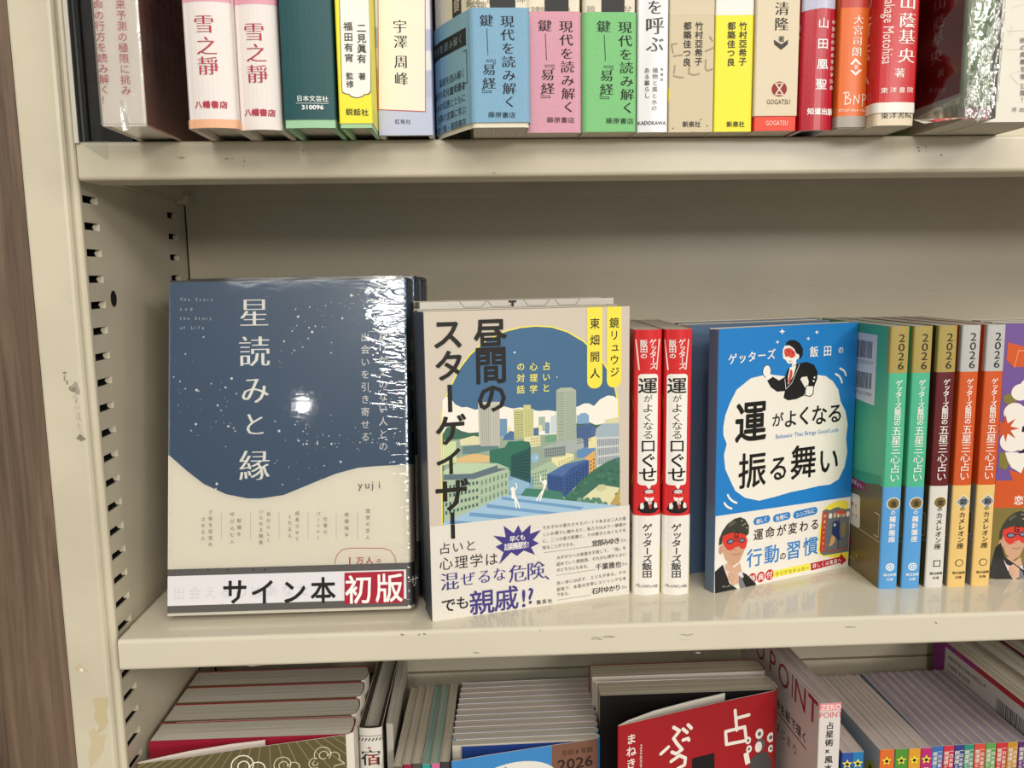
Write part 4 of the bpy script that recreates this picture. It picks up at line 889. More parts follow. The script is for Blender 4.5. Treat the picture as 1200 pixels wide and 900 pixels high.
# --- five narrow 2026 spines
GOLD, SILV = '#a5924f', '#b7b6b2'
def year_book(at, top, band, low, txt, name_, emb, mark_, label, left=None):
    T = 0.0122
    b = Book(T, 0.1055, 0.1737, at=at, anchor=(0, 0, 0), rz=0.0, cover=top, rough=0.36, bulge=0.0006, rc=0.0012, name='book')
    s = b.spine; u = T * 1000 * 0.56; L, Rr = b.left, b.right
    s.rect_mm(-1, -1, 30, 29.8, band, 1); L.rect_mm(103.2, -1, 110, 29.8, band, 1)
    s.rect_mm(-1, 104.6, 30, 180, low, 1)
    for q in (L, Rr): q.rect_mm(-1, 104.6, 110, 180, '#6f6138' if low == '#559ad3' else ('#5c5533' if low == '#d6d3ca' else '#8d8b86'), 1)
    for k, ch in enumerate('2026'): s.ch_mm(ch, u + .3, 7.2 + 5.87 * k, 7.2, K, 'r', 8, 1.14)
    for k, ch in enumerate('ゲッターズ飯田の'): s.ch_mm(ch, u - .4, 36.2 + 3.69 * k, 4.1, WH, 'b', 8, 1, True)
    for k, ch in enumerate('五星三心占い'): s.ch_mm(ch, u - .4, 67.4 + 6.18 * k, 6.3, WH, 'r', 8)
    ink_ = WH if low == '#559ad3' else K
    e = 115.6
    if emb == '金':
        s.ell_mm(u, e, 4.1, 4.1, '#efe6cf', 3); s.ell_mm(u, e, 3.6, 3.6, '#7d6a3c', 4)
    else:
        for r, co, l in ((4.9, '#efe6cf', 3), (4.3, '#8b8f96', 4)): s.poly_mm([(u, e - r), (u + r * .95, e), (u, e + r), (u - r * .95, e)], co, l)
    s.ch_mm(emb, u, e, 4.2, K, 'b', 8)
    n = len(name_); v0 = 121.6 if n < 6 else 120.2
    for k, ch in enumerate(name_): s.ch_mm(ch, u - .2, v0 + (4.5 if n < 6 else 4.2) * k, 4.2 if k else 3.2, ink_, 'b', 8, 1, True)
    v = 158.6 if mark_ == 'target' else 157.2
    if mark_ == 'target':
        for r, co, l in ((2.6, WH, 3), (1.9, low, 4), (1.3, WH, 5), (.6, low, 6)): s.ell_mm(u - .2, v, r, r, co, l)
    elif mark_ == 'square': s.rect_mm(u - 2.2, v - 2.2, u + 2.2, v + 2.2, K, 3); s.rect_mm(u - 1.6, v - 1.6, u + 1.6, v + 1.6, low, 4)
    else: s.ell_mm(u - .2, v, 2.5, 2.5, K, 3); s.ell_mm(u - .2, v, 2.0, 2.0, low, 4)
    for k, ch in enumerate('朝日新聞'): s.ch_mm(ch, u - 3.0 + 1.95 * k, 164.0, 1.9, ink_, 'b', 8)
    for k, ch in enumerate('出版'): s.ch_mm(ch, u - 1.2 + 2.1 * k, 167.0, 1.9, ink_, 'b', 8)
    L.line_mm([(0, 142), (106, 142.4)], .35, '#cfc7b4', 4, False)
    L.rr_mm(96, 124, 103, 140, 1, '#cfc7b4', 3); L.rr_mm(92, 124.6, 102.5, 139.4, .8, '#6f6138', 4)
    if left: left(L)
    b.done(label, 'book', '2026 fortune books in a row')
def back_cover(L):
    """price bar codes and printed notes on the first book's back cover"""
    L.at(980, 360, 5.4545)
    L.poly([(100, 152), (272, 180), (250, 632), (90, 568)], '#dfe0e2', 3)
    r4 = random.Random(2)
    for q in (((112, 203), (246, 224), (240, 332), (106, 312)), ((104, 402), (237, 425), (232, 528), (98, 504))):
        A = [L.px(*p) for p in q]; t = 0
        while t < 0.97:
            w = r4.choice((.012, .02, .03)); 
            P0 = [(A[0][0] + (A[1][0] - A[0][0]) * k, A[0][1] + (A[1][1] - A[0][1]) * k) for k in (t, t + w)]; P1 = [(A[3][0] + (A[2][0] - A[3][0]) * k, A[3][1] + (A[2][1] - A[3][1]) * k) for k in (t, t + w)]
            L.poly_mm([P0[0], P0[1], P1[1], P1[0]], '#35383d', 5); t += w + r4.choice((.012, .018, .026))
    L.row('9784022521019', (98, 334), (238, 358), 32, '#35383d', 'r'); L.row('1920076012709', (90, 527), (228, 560), 32, '#35383d', 'r')
    L.at(985, 540, 6)
    L.poly([(30, 95), (70, 96), (120, 135), (180, 158), (290, 172), (290, 110), (30, 40)], '#3d9c78', 3)
    L.poly([(60, 100), (180, 160), (182, 218), (60, 178)], '#8f2a50', 4); L.row('を直感占う!', (76, 130), (170, 195), 34, '#e8dfe0', 'b')
    L.poly([(55, 215), (135, 245), (145, 262), (143, 470), (130, 475), (50, 425)], '#e6e1d6', 4); L.row('運勢に', (70, 290), (118, 320), 30, '#b23a48', 'b'); L.row('います', (70, 365), (118, 395), 30, '#b23a48', 'b')
    L.poly([(54, 530), (80, 540), (90, 600), (54, 585)], '#a52a38', 4); L.row('this', (66, 672), (100, 690), 36, '#d8d0bc', 'r'); L.ch('♪', 124, 672, 34, '#efe9dc', 'b')
xs = (0.2680, 0.2829, 0.2993, 0.3146, 0.3309)
MINT = '#4cb28a'
yk = dict(txt='')
year_book((xs[0], 0.0416, 0), MINT, GOLD, '#559ad3', '', 'の羅針盤座', '金', 'target', 'mint green and blue 2026 spine touching the angled bright blue book', back_cover)
year_book((xs[1], 0.0412, 0), MINT, GOLD, '#559ad3', '', 'の羅針盤座', '金', 'target', 'mint green and blue 2026 spine beside the maroon one')
year_book((xs[2], 0.0418, 0), '#5e171c', GOLD, '#d6d3ca', '', 'のカメレオン座', '金', 'square', 'maroon and pale grey 2026 spine with a gold top')
year_book((xs[3], 0.0418, 0), '#cb541f', SILV, '#e2bf76', '', 'のカメレオン座', '銀', 'ring', 'orange and yellow 2026 spine touching the maroon one')
year_book((xs[4], 0.0418, 0), '#cb541f', SILV, '#e2bf76', '', 'のカメレオン座', '銀', 'ring', 'orange and yellow 2026 spine touching the purple front cover')

# --- purple and orange books facing out at the right
for i in range(3):
    bk = face_out(0.0150, 0.1060, 0.1735, (0.3436 + 0.002 * i, 0.0530 + 0.0156 * i, 0), (0.4494 + 0.002 * i, 0.0490 + 0.0156 * i, 0), cover='#6d4f92', rough=0.36, name='book')
    c = bk.left; OR = '#cb541f'
    if i == 0:
        c.at(1150, 370, 5.3)
        c.poly([(165, 165), (300, 200), (300, 315), (200, 320), (155, 275)], OR, 3); c.line([(205, 318), (232, 215), (300, 222)], 3, '#e8b48a', 4)
        c.poly([(135, 500), (180, 480), (220, 520), (200, 560), (140, 540)], '#7d7434', 3)
        c.poly([(110, 850), (160, 850), (190, 900), (150, 960), (110, 940)], '#7d7434', 3)
        for x, y, r in ((245, 475, 58), (205, 600, 66), (190, 780, 74), (300, 440, 60), (300, 700, 160)): c.ell(x, y, r, r * .9, '#e9e3d8', 4, 20)
        cx, cy = 150, 700
        pts = []
        for k in range(16):
            a = 2 * math.pi * k / 16; r = (88, 34)[k % 2]; pts.append((cx + r * math.cos(a), cy + r * math.sin(a)))
        c.poly(pts, '#c4501f', 5)
        c.poly([(255, 690), (300, 655), (300, 720), (250, 722)], K, 6); c.poly([(225, 855), (300, 800), (300, 850)], K, 6)
        c.at(1140, 530, 5.3)
        c.poly([(200, 0), (330, 0), (330, 60), (300, 130), (240, 95), (215, 50)], '#e9e3d8', 4); c.poly([(225, 110), (300, 130), (330, 60), (330, 175), (250, 178)], OR, 3)
        c.poly([(100, 175), (330, 175), (330, 345), (100, 345)], OR, 5); c.poly([(100, 345), (700, 345), (700, 900), (100, 900)], '#7d6f36', 5)
        v0, v1, v2 = c.px(200, 175)[1], c.px(200, 345)[1], 180
        c.rect_mm(-2, v0, 110, v1, OR, 5); c.rect_mm(-2, v1, 110, 180, '#7d6f36', 5)
        c.ell_mm(62, 52, 44, 38, '#e9e3d8', 4, 28)
        c.ch('恋', 285, 297, 60, WH, 'b', 9)
        masked_face(Shift(c, 0.80, 98, 225))
        c.poly([(105, 720), (140, 590), (172, 560), (200, 650), (330, 740), (330, 800), (104, 780)], '#1c1b1c', 9)
    bk.done(('purple and orange book with masked man in flat cap at right picture edge', 'second copy behind the purple and orange front cover', 'third copy at the back behind the purple and orange front cover')[i], 'book', 'purple and orange fortune books')
# ------------------------------------------------------------------ upper shelf: a row of spines, lower ends in view
ZT = Z_TOP
def upright(T, x, y, cover, D=0.128, H=0.188, rz=0.0, **k):
    """a book on the upper shelf; x = centre of its spine, y = how far the spine stands over the shelf edge"""
    k.setdefault('name', 'book')
    return Book(T, D, H, at=(x, y, ZT), anchor=(0, 0, 0), rz=rz, cover=cover, **k)
G_UP = None
# clear acrylic sheet and a dark slipcased book in the corner
mb = MB(); ac = film_mat('clear_acrylic', 0.05, 8, tint=(0.90, 0.92, 0.90), gloss=0.05, rough=0.03)
mb.box(-0.2146, -0.2128, -0.0010, 0.0115, ZT, ZT + 0.200, ac)
mb.box(-0.2148, -0.2126, -0.0018, -0.0010, ZT - 0.001, ZT + 0.200, ink('#cfcabd', 0.25))
q = [on_y(x, y, -0.0004) for x, y in ((91, 166), (127, 165), (127.5, 189), (120, 184.5))]
mb.face(q, ac)
o = mb.build('acrylic_bookend'); tag(o, 'clear acrylic sheet at the left end of the upper shelf', 'bookend')
b = upright(0.0300, -0.2045, 0.0130, '#141211', D=0.14, H=0.20, rough=0.35, rc=0.0004)
b.left.rect_mm(10, 20, 130, 22, '#2a2825', 2)
b.done('plain black book in the dark left corner of the upper shelf', 'book')
# white wrapped book with pink lettering
b = upright(0.0212, -0.1703, -0.0450, '#e4dcd2', D=0.135, H=0.190, rough=0.35, rc=0.0012, pages=pages_white(), pz=0.002)
s = b.spine; s.at(80, 0, 5.695); PK = '#c2666c'
s.col_('命の行方を読み解く！', (207, 30), (258, 668), 68, PK, 'r'); s.col_('来予測の極限に挑み', (347, 30), (385, 603), 68, PK, 'r')
b.right.rect_mm(0, 0, 140, 200, '#b58a7d', 1); b.right.poly_mm([(60, 100), (140, 60), (140, 150), (95, 140)], '#a5573c', 2)
r5 = random.Random(8)
for k in range(7): b.right.col_(' ', (0, 0), (1, 1), 1, K) if 0 else [b.right.ch_mm(ch, 8 + 9 * k, 118 + 6.2 * i, 5.6, '#6b4039', 'r', 4) for i, ch in enumerate('運命の行方を読み解く'[:r5.randint(6, 10)])]
fm2 = film_mat('crinkled_film', 0.45, 45, gloss=0.05, rough=0.16, stretch=(1.6, 0.5, 0.8), dist=0.002)
f = MB(); pr, _, _ = book_profile(0.0224, 0.136, 0, 0.0014); pr = [(x, y - 0.0006) for x, y in pr]
for p, q in zip(pr, pr[1:] + pr[:1]): f.face([(p[0], p[1], 0.0008), (q[0], q[1], 0.0008), (q[0], q[1], 0.191), (p[0], p[1], 0.191)], fm2)
for t in tessellate_polygon([[Vector((p[0], p[1], 0)) for p in pr]]): f.face([(pr[k][0], pr[k][1], 0.0008) for k in t], fm2)
for k in range(5):                                # gathered film tail at the bottom
    x0 = -0.001 + 0.0005 * k
    f.face([(x0, -0.0010 - 0.0002 * k, 0.012 - 0.001 * k), (x0 + 0.0009, -0.0014, 0.012), (x0 + 0.0018 + 0.0004 * k, -0.0020, -0.003 + 0.0005 * k), (x0 + 0.0008, -0.0022, -0.0025)], fm2)
f.build('shrink_wrap', b.root)['label'] = 'clear crinkled film'
b.done('white film-wrapped book with two columns of pink lettering on its spine')
# two white books with crimson lettering
def snow(T, x, y, win, w2, pink_v, obi, label):
    b = upright(T, x, y, '#e6ddd8', bulge=0.0022, rc=0.002, rough=0.5, hard='#cfc5b8', D=0.13, H=0.19)
    s = b.spine; s.at(*win); c_ = '#b03346'
    for ch, px_, py_ in w2[0]: s.ch(ch, px_, py_, w2[1], c_, 'm')
    s.row('八幡書店', w2[2], w2[3], w2[4], c_, 'x', 8, .95)
    v = s.px(*pink_v)[1]; s.rect_mm(-2, -5, 60, v, '#df9fae', 1); b.left.rect_mm(0, 0, 140, v, '#df9fae', 1)
    b.left.ell_mm(128, 150, 9, 26, '#8e2339', 2); b.left.ell_mm(124, 118, 7, 4, '#8e2339', 2)
    if obi: b.band(0.0, 0.0042, '#e8b08a', 0.5, 0.0006)
    b.done(label, 'book', 'white spines with crimson lettering')
snow(0.0236, -0.1303, -0.0385, (80, 0, 5.695), ((('雪', 905, 158), ('之', 922, 305), ('靜', 932, 438)), 132, (875, 697), (1025, 697), 50), (900, 8), True, 'white spine with crimson lettering and an orange strip along its foot')
snow(0.0212, -0.1078, -0.0328, (280, 0, 5), ((('雪', 88, 185), ('之', 100, 310), ('靜', 107, 432)), 116, (58, 657), (182, 660), 44), (100, 22), False, 'white spine with crimson lettering touching the dark green book')
# dark green
b = upright(0.0258, -0.0820, -0.0372, '#174c50', bulge=0.0010, rc=0.0012, rough=0.45, hard='#9cc9a0', D=0.13, H=0.19, z0=0.0040)
s = b.spine; s.at(280, 0, 5)
s.row('日本文芸社', (358, 576), (500, 580), 36, '#e9ece6', 'b'); s.line([(338, 604), (518, 606)], 2.5, '#e9ece6', 6, False); s.fit('310096', 370, 615, 492, 642, '#e9ece6', 'x')
b.done('dark green book with white publisher lettering and light green board edges')
# yellow with a white label
b = upright(0.0168, -0.0592, -0.0357, '#efe434', rc=0.0010, rough=0.4, D=0.13, H=0.19, z0=0.0022, hard='#a3c99c')
s = b.spine; s.at(280, 0, 5)
s.poly([(590, -60), (766, -60), (768, 530), (766, 545), (752, 556), (735, 556), (725, 566), (710, 572), (690, 576), (670, 572), (655, 566), (645, 556), (628, 552), (612, 545), (606, 530)], '#4b4636', 2)
s.poly([(594, -60), (762, -60), (764, 528), (760, 542), (748, 551), (732, 551), (722, 561), (708, 567), (690, 571), (672, 567), (658, 561), (648, 551), (630, 547), (616, 541), (610, 528)], '#f0ece2', 3)
s.col_('二見眞有', (715, 165), (717, 345), 56, K, 'b'); s.ch('著', 719, 448, 44, K, 'b'); s.col_('福田有宵', (641, 155), (647, 340), 54, K, 'b'); s.col_('監修', (651, 446), (653, 493), 44, K, 'b')
s.row('説話社', (650, 655), (735, 659), 42, '#2a2711', 'b')
b.done('yellow spine with a white scalloped label and light green foot')
# lavender with a cream panel
b = upright(0.0290, -0.0361, -0.0128, '#bcc1da', rc=0.0010, rough=0.45, D=0.13, H=0.19, hard='#d9d4c6')
s = b.spine; s.at(280, 0, 5)
for k, (y0, y1) in enumerate(((-40, 160), (160, 280), (280, 400), (400, 560))):
    s.poly([(780, y0), (822, y0), (822, y1), (780, y1)], ('#d3d6de', '#aab0cb')[k % 2], 1); s.poly([(1080, y0 + 20), (1140, y0 + 20), (1140, y1 + 10), (1080, y1 + 10)], ('#dcdcdf', '#b0b5d0')[k % 2], 1)
s.poly([(818, -40), (1088, -40), (1091, 657), (821, 645)], '#c2535c', 3); s.poly([(823, -40), (1083, -40), (1086, 651), (826, 640)], '#ede6d4', 4)
for ch, x, y in (('宇', 944, 155), ('澤', 948, 245), ('周', 951, 362), ('峰', 953, 462)): s.ch(ch, x, y, 84, K, 'm')
s.row('虹有社', (930, 712), (992, 714), 30, '#33343c', 'r')
b.done('lavender spine with a cream panel framed in thin red')
# dark recessed books in the gap
b = upright(0.0130, -0.0145, 0.0560, '#2b2a20', rough=0.4); b.done('dark olive book set back in the gap beside the lavender spine')
# three spines with coloured bands
INK = '#191715'
def trio(T, x, y, col, key, dx, dy, label, left=False):
    b = upright(T, x, y, speckled('#e7dfca', 'calligraphy_cover', 0.93), rc=0.0026, rough=0.5, D=0.13, H=0.19, name='book', hard=None,
                prof=[(-0.0160, 0.0800), (-0.0250, 0.0680), (-0.0330, 0.0520), (-0.0335, 0.0400), (-0.0300, 0.0300), (-0.0240, 0.0190), (-T / 2 - 0.0035, 0.0080)] if left else None)
    s = b.spine; w = T * 1000
    s.rect_mm(w * .36, -2, w * .76, 150, '#1d1b1a', 2)
    r6 = random.Random(int(x * 1e4))
    for k in range(26): s.ch_mm(r6.choice('乾兌離震巽坎艮坤'), r6.uniform(0, w), 128 + 3.0 * (k % 6), 4.5, '#8d8370', 't', 1)
    for k in range(20): b.left.ch_mm(r6.choice('乾兌離震巽坎艮坤'), r6.uniform(108, 128), 90 + 3.0 * k, 5, '#5f584a', 't', 2)
    if left: b.left.w = b.left.u1 * 1000
    w_ = b.left.w; b.left.rect_mm(w_ - 18, -2, w_ - 8, 150, '#1a1817', 3)
    for k in range(10): b.left.ch_mm('現代を読み解く鍵易経'[k], w_ - 13, 60 + 9.5 * k, 7, '#cfc8b8', 'r', 5)
    top = b.Mi @ on_y(585 + dx, 9.5 + dy * .75, y); zt = top.z
    o = b.band(0.0024 if left else 0.0, zt, speckled(col, key, 0.9), 0.7, 0.0008)
    c = o.spine; c.at(510 - dx, -dy, 5)
    if 1: c.at(510 + dx, dy, 5)
    c.col_('現代を読み解く', (413, 128), (428, 598), 74, INK, 'm', 6)
    c.ch('鍵', 310, 123, 74, INK, 'm', 6); c.line([(312, 170), (318, 325)], 3, INK, 6, False)
    for ch, px_, py_ in (('『', 324, 345), ('易', 324, 410), ('経', 325, 490), ('』', 323, 553)): c.ch(ch, px_, py_, 72, INK, 'm', 6, 1, True)
    c.row('藤原書店', (336, 674), (440, 676), 36, INK, 'r', 6)
    if left:
        L = o.left; D_ = L.w = L.u1 * 1000; h = L.h
        L.poly_mm([(D_ - 60, 8), (D_ - 2.5, 8), (D_ - 2.5, 16.5), (D_ - 60, 16.5)], '#17191d', 3); L.row
        for k, ch in enumerate('現代を読み解く'): L.ch_mm(ch, D_ - 8 - 5.5 * (6 - k), 12.3, 4.8, '#7d93a0', 'r', 5)
        for j, t_ in enumerate(('易経を読み解く', '鍵である', '時代の変化を見通す', '人々の知恵とともに', '古典の言葉に学ぶ', '四六変上製・藤原書店')):
            for k, ch in enumerate(t_): L.ch_mm(ch, D_ - 6 - 4.4 * (len(t_) - 1 - k), 23 + (6.5 if j < 2 else 0) + j * 6.2, 4.6, '#23303a', 'r', 4)
        L.line_mm([(D_ - 5, 19), (D_ - 2.2, 19), (D_ - 2.2, 35), (D_ - 5, 35)], .5, '#23303a', 4)
    b.done(label, 'book', 'spines with coloured paper bands')
trio(0.0292, 0.0138, -0.0340, '#84aec9', 'band_blue', 0, 0, 'spine with a blue paper band and its blue left side showing', True)
trio(0.0287, 0.0427, -0.0165, '#d99fae', 'band_pink', 68, 6, 'spine with a pink paper band')
trio(0.0276, 0.0722, -0.0178, '#82c583', 'band_green', 136.4, 7, 'spine with a green paper band touching the white slim spine')
# slim white spine
b = upright(0.0166, 0.0957, -0.0167, '#e4e1e3', rc=0.0014, bulge=0.0006, rough=0.25, H=0.19)
s = b.spine; s.at(740, 0, 5)
for ch, y, z in (('を', 42, 92), ('呼', 150, 112), ('ぶ', 258, 104)): s.ch(ch, 137, y, z, K, 'm')
s.col_('植物と風と水の', (139, 412), (133, 634), 33, INK, 'r'); s.col_('ある暮らし', (94, 412), (94, 560), 33, INK, 'r'); s.col_('実業家', (174, 406), (173, 466), 19, INK, 'r')
s.fit('KADOKAWA', 47, 710, 195, 731, INK, 'b')
b.done('slim white spine with brush title and roman publisher name at the foot')
# beige and yellow spines by the same makers
def pair(x, y, T, col, topc, dx, marks, label):
    b = upright(T, x, y, col, rc=0.0008, rough=0.5, H=0.19); s = b.spine; s.at(740 + dx, 0, 5)
    s.poly([(150, -60), (500, -60), (500, 86), (150, 92)], topc, 1)
    s.col_('竹村亞希子', (395, 152), (391, 360), 50, INK, 'b'); s.col_('都築佳つ良', (330, 152), (325, 364), 50, INK, 'b')
    s.row('新泉社', (317, 728), (386, 728), 36, INK, 'b')
    if marks:
        for q in ([(238, 262), (255, 258), (270, 256)], [(240, 270), (248, 310)], [(250, 330), (275, 325), (300, 322)], [(258, 385), (252, 430)], [(250, 445), (275, 452), (305, 455)], [(340, 385), (335, 430), (365, 440), (395, 432)], [(430, 300), (455, 290), (475, 280)], [(432, 350), (430, 400), (440, 415), (470, 405)], [(455, 215), (470, 240)]): s.line(q, 9, '#9d8a6c', 3)
        s.ell(222, 555, 10, 44, '#e8d83c', 3); 
        for q in ((247, 752), (403, 700), (440, 738), (357, 775)): s.ell(q[0], q[1], 5, 4, '#6f6048', 3, 8)
    else: s.line([(585, 75), (610, 40), (650, 18), (720, 5)], 2, '#8a8682', 3)
    b.done(label, 'book', 'plain spines with two columns of author lettering')
pair(0.1165, -0.0158, 0.0242, '#cdbd9c', '#d1c2a4', 0, True, 'beige spine with brown brush marks and two columns of lettering')
pair(0.1392, -0.0162, 0.0206, '#efe233', '#e9e5df', 51.5, False, 'bright yellow spine with a white top and two columns of lettering')
# cream over vermilion
b = upright(0.0226, 0.1616, -0.0180, '#e2452d', rc=0.0006, rough=0.5, H=0.19); s = b.spine
v = s.at(740, 0, 5).px(845, 680)[1]
o = Sheet(b, offset(b.prof, 0.0005), b.iL, b.iR, 0.19 - v / 1000, 0.19, 0.0003, '#dccdb0', 0.6); b.parts.append(('sleeve', o))
s.fit('GOGATSU', 788, 708, 912, 734, '#f2dccd', 'r'); c = o.spine; c.at(740, 0, 5)
c.ch('清', 879, 52, 84, INK, 'm', 6); c.ch('隆', 876, 142, 84, INK, 'm', 6)
c.poly([(834, 234), (873, 262), (910, 234), (908, 262), (873, 294), (836, 262)], '#3f3a35', 4); c.ch('著', 874, 230, 38, INK, 'r', 6)
c.ell(862, 523, 43, 44, '#8f2a2e', 4, 24); c.line([(842, 490), (882, 556)], 8, '#e2d3b8', 6); c.line([(882, 490), (842, 556)], 8, '#e2d3b8', 6); c.line([(842, 490), (882, 490)], 6, '#e2d3b8', 6); c.line([(842, 556), (882, 556)], 6, '#e2d3b8', 6)
c.fit('GOGATSU', 796, 584, 918, 612, '#5c4a3a', 'r', 6)
o.left.rect_mm(100, 20, 126, 180, '#a8844a', 2)
b.done('cream sleeve spine with round maroon emblem above a vermilion foot')
# crimson
b = upright(0.0180, 0.1838, -0.0197, '#b3132b', bulge=0.0014, rc=0.0018, rough=0.28, H=0.19, hard='#b9b6bd'); s = b.spine; s.at(740, 0, 5)
s.poly([(960, -60), (1260, -60), (1260, 50), (1120, 46), (960, 70)], '#b7b9cc', 1)
for ch, x, y in (('山', 1124, 135), ('田', 1120, 255), ('凰', 1117, 375), ('聖', 1110, 493)): s.ch(ch, x, y, 66, '#f1ebe8', 'b')
s.col_('甲斐四柱推命学院学院長', (1184, 128), (1168, 512), 27, '#ecd8d6', 'r'); s.row('知道出版', (1055, 652), (1160, 654), 40, '#f1ebe8', 'x', 8, .9)
b.left.ch_mm('学', 122, 140, 14, '#e5c0c2', 'b')
b.done('crimson spine with large white lettering under a lavender top')
# orange
b = upright(0.0158, 0.2014, -0.0229, '#df6a26', bulge=0.0008, rc=0.0012, rough=0.35, H=0.19, z0=0.001); s = b.spine; s.at(960, 0, 5)
s.poly([(60, -60), (360, -60), (360, 42), (60, 42)], '#bd3a2e', 1)
s.col_('大宮司朗', (230, 115), (218, 303), 60, '#f5e9dc', 'm'); s.poly([(182, 378), (212, 340), (248, 378), (230, 378), (212, 358), (198, 378)], '#f5e9dc', 3); s.poly([(182, 412), (212, 444), (250, 408), (232, 408), (212, 428), (198, 412)], '#f5e9dc', 3); s.ch('著', 215, 394, 30, '#f5e9dc', 'r')
for q in ([(160, 540), (155, 610)], [(148, 545), (172, 540), (178, 560), (160, 572), (185, 582), (180, 605), (155, 612)], [(200, 612), (205, 560), (226, 605), (232, 555)], [(248, 620), (252, 550), (272, 560), (266, 580), (250, 588)]): s.line(q, 5, '#f5e9dc', 5)
s.row('ビイング・ネット・プレス', (130, 645), (272, 648), 19, '#f5e9dc', 'b')
o = b.band(0.0008, 0.0065, '#a59a90', 0.4, 0.0004)
b.done('orange spine with white lettering and a grey strip at the foot')
# two red books with a cream foot
def red_upper(x, y, T, win, label):
    b = upright(T, x, y, '#dccbae', bulge=0.0008, rc=0.0030, rough=0.4, H=0.19); s = b.spine
    s.at(*win); zt = 0.19 - s.px(470, 660)[1] / 1000; vb = s.px(470, 600)[1]
    s.row('東洋書院', (395, 676), (515, 672), 40, INK, 'm')
    o = Sheet(b, offset(b.prof, 0.0005), b.iL, b.iR, zt, 0.19, 0.0003, '#c21b20', 0.3); b.parts.append(('jacket', o)); c = o.spine; c.at(*win)
    for q in (o.left, o.spine, o.right): q.rect_mm(-2, vb, 140, 200, '#e6e0d6', 1)
    for ch, px_, py_ in (('山', 511, 12), ('蔭', 508, 120), ('基', 505, 217), ('央', 500, 327)): c.ch(ch, px_, py_, 94, '#f3ece4', 'm', 6)
    c.ch('著', 467, 428, 58, '#f3ece4', 'm', 6); c.fit('Yamakage Motohisa', 392, -110, 432, 375, '#efd9d2', 'r', 6, True)
    c.row('東洋書院', (395, 530), (518, 527), 36, '#f3ece4', 'r', 6)
    for k in range(7): o.left.ch_mm('古神道の行法入門'[k], 119, 88 + 12.5 * k, 11, '#e9d0c4', 'r', 4)
    return b.done(label, 'book', None)
red_upper(0.2203, -0.0322, 0.0216, (960, 0, 5), 'bright red spine with white lettering, white band and cream foot')
# green book in a crumpled clear bag
b = upright(0.0150, 0.2553, -0.0450, '#9ab486', rc=0.0010, rough=0.5, H=0.19, D=0.13); s = b.spine
L = b.left; DR = '#8f2a2b'
L.rect_mm(80, -2, 129.2, 200, DR, 1); L.at(960, 0, 5)
v0, v1 = L.px(680, 600)[1], L.px(680, 655)[1]
L.rect_mm(80, v0, 129.2, v1, '#d2cdc5', 2); L.rect_mm(80, v1, 129.2, 200, '#a99a86', 2)
for ch, x, y, z in (('山', 715, 12, 90), ('蔭', 712, 128, 90), ('基', 702, 220, 88), ('央', 692, 330, 88), ('著', 718, 425, 54)): L.ch(ch, x, y, z, '#c9a79d', 'm', 5, 1.6)
for k, ch in enumerate('東洋書院'): L.ch(ch, 660 + 26 * k, 528, 34, '#c9a79d', 'r', 5, 1.3)
s.rect_mm(-1, 183.5, 30, 191, '#b98d8a', 2)
fb = film_mat('bag_film', 0.9, 130, gloss=0.20, rough=0.14, stretch=(1, 1, 0.55), dist=0.005, detail=2)
fs = film_mat('bag_side', 0.15, 30, gloss=0.02, rough=0.12, dist=0.002)
f = MB(); rb = random.Random(21)
nu, nv = 12, 70
pf, _, _ = book_profile(0.0172, 0.131, 0, 0.002)
def bagpt(u, v):
    x = -0.0085 + 0.0170 * u; z = 0.0005 + 0.190 * v
    w = 0.0012 * (math.sin(17 * u + 60 * v) * math.sin(95 * v + 5 * u) + 0.7 * math.sin(41 * u - 33 * v) + 0.6 * math.sin(150 * v - 20 * u))
    return (x, -0.0032 + w * min(1, 6 * u + .2, 6 * (1 - u) + .2), z)
for i in range(nu):
    for j in range(nv): f.face([bagpt(i / nu, j / nv), bagpt((i + 1) / nu, j / nv), bagpt((i + 1) / nu, (j + 1) / nv), bagpt(i / nu, (j + 1) / nv)], fb)
for sx in (-1, 1):
    for j in range(nv): 
        a, c_ = bagpt((sx + 1) / 2, j / nv), bagpt((sx + 1) / 2, (j + 1) / nv)
        f.face([a, (sx * 0.0084, 0.128, a[2]), (sx * 0.0084, 0.128, c_[2]), c_], fs)
bag = f.build('clear_bag', b.root, smooth=False, weld=True); bag['label'] = 'crumpled clear plastic bag'
for p in bag.data.polygons: p.use_smooth = True
def ribbon(pts, w, name):
    m_ = MB()
    for (x0, y0, z0), (x1, y1, z1) in zip(pts[:-1], pts[1:]):
        d = Vector((x1 - x0, y1 - y0, z1 - z0)); n = d.cross(Vector((0, -1, 0))).normalized() * w
        A, B2 = Vector((x0, y0, z0)), Vector((x1, y1, z1)); o_ = Vector((0, -w * .9, 0))
        for p, q in ((n, o_), (o_, -n), (-n, -o_), (-o_, n)): m_.face([A + p, B2 + p, B2 + q, A + q], WF)
    o_ = m_.build(name, b.root, weld=True); return o_
WF = film_mat('bag_fold', 0.6, 200, tint=(0.97, 0.97, 0.94), gloss=0.34, rough=0.22, dist=0.003)
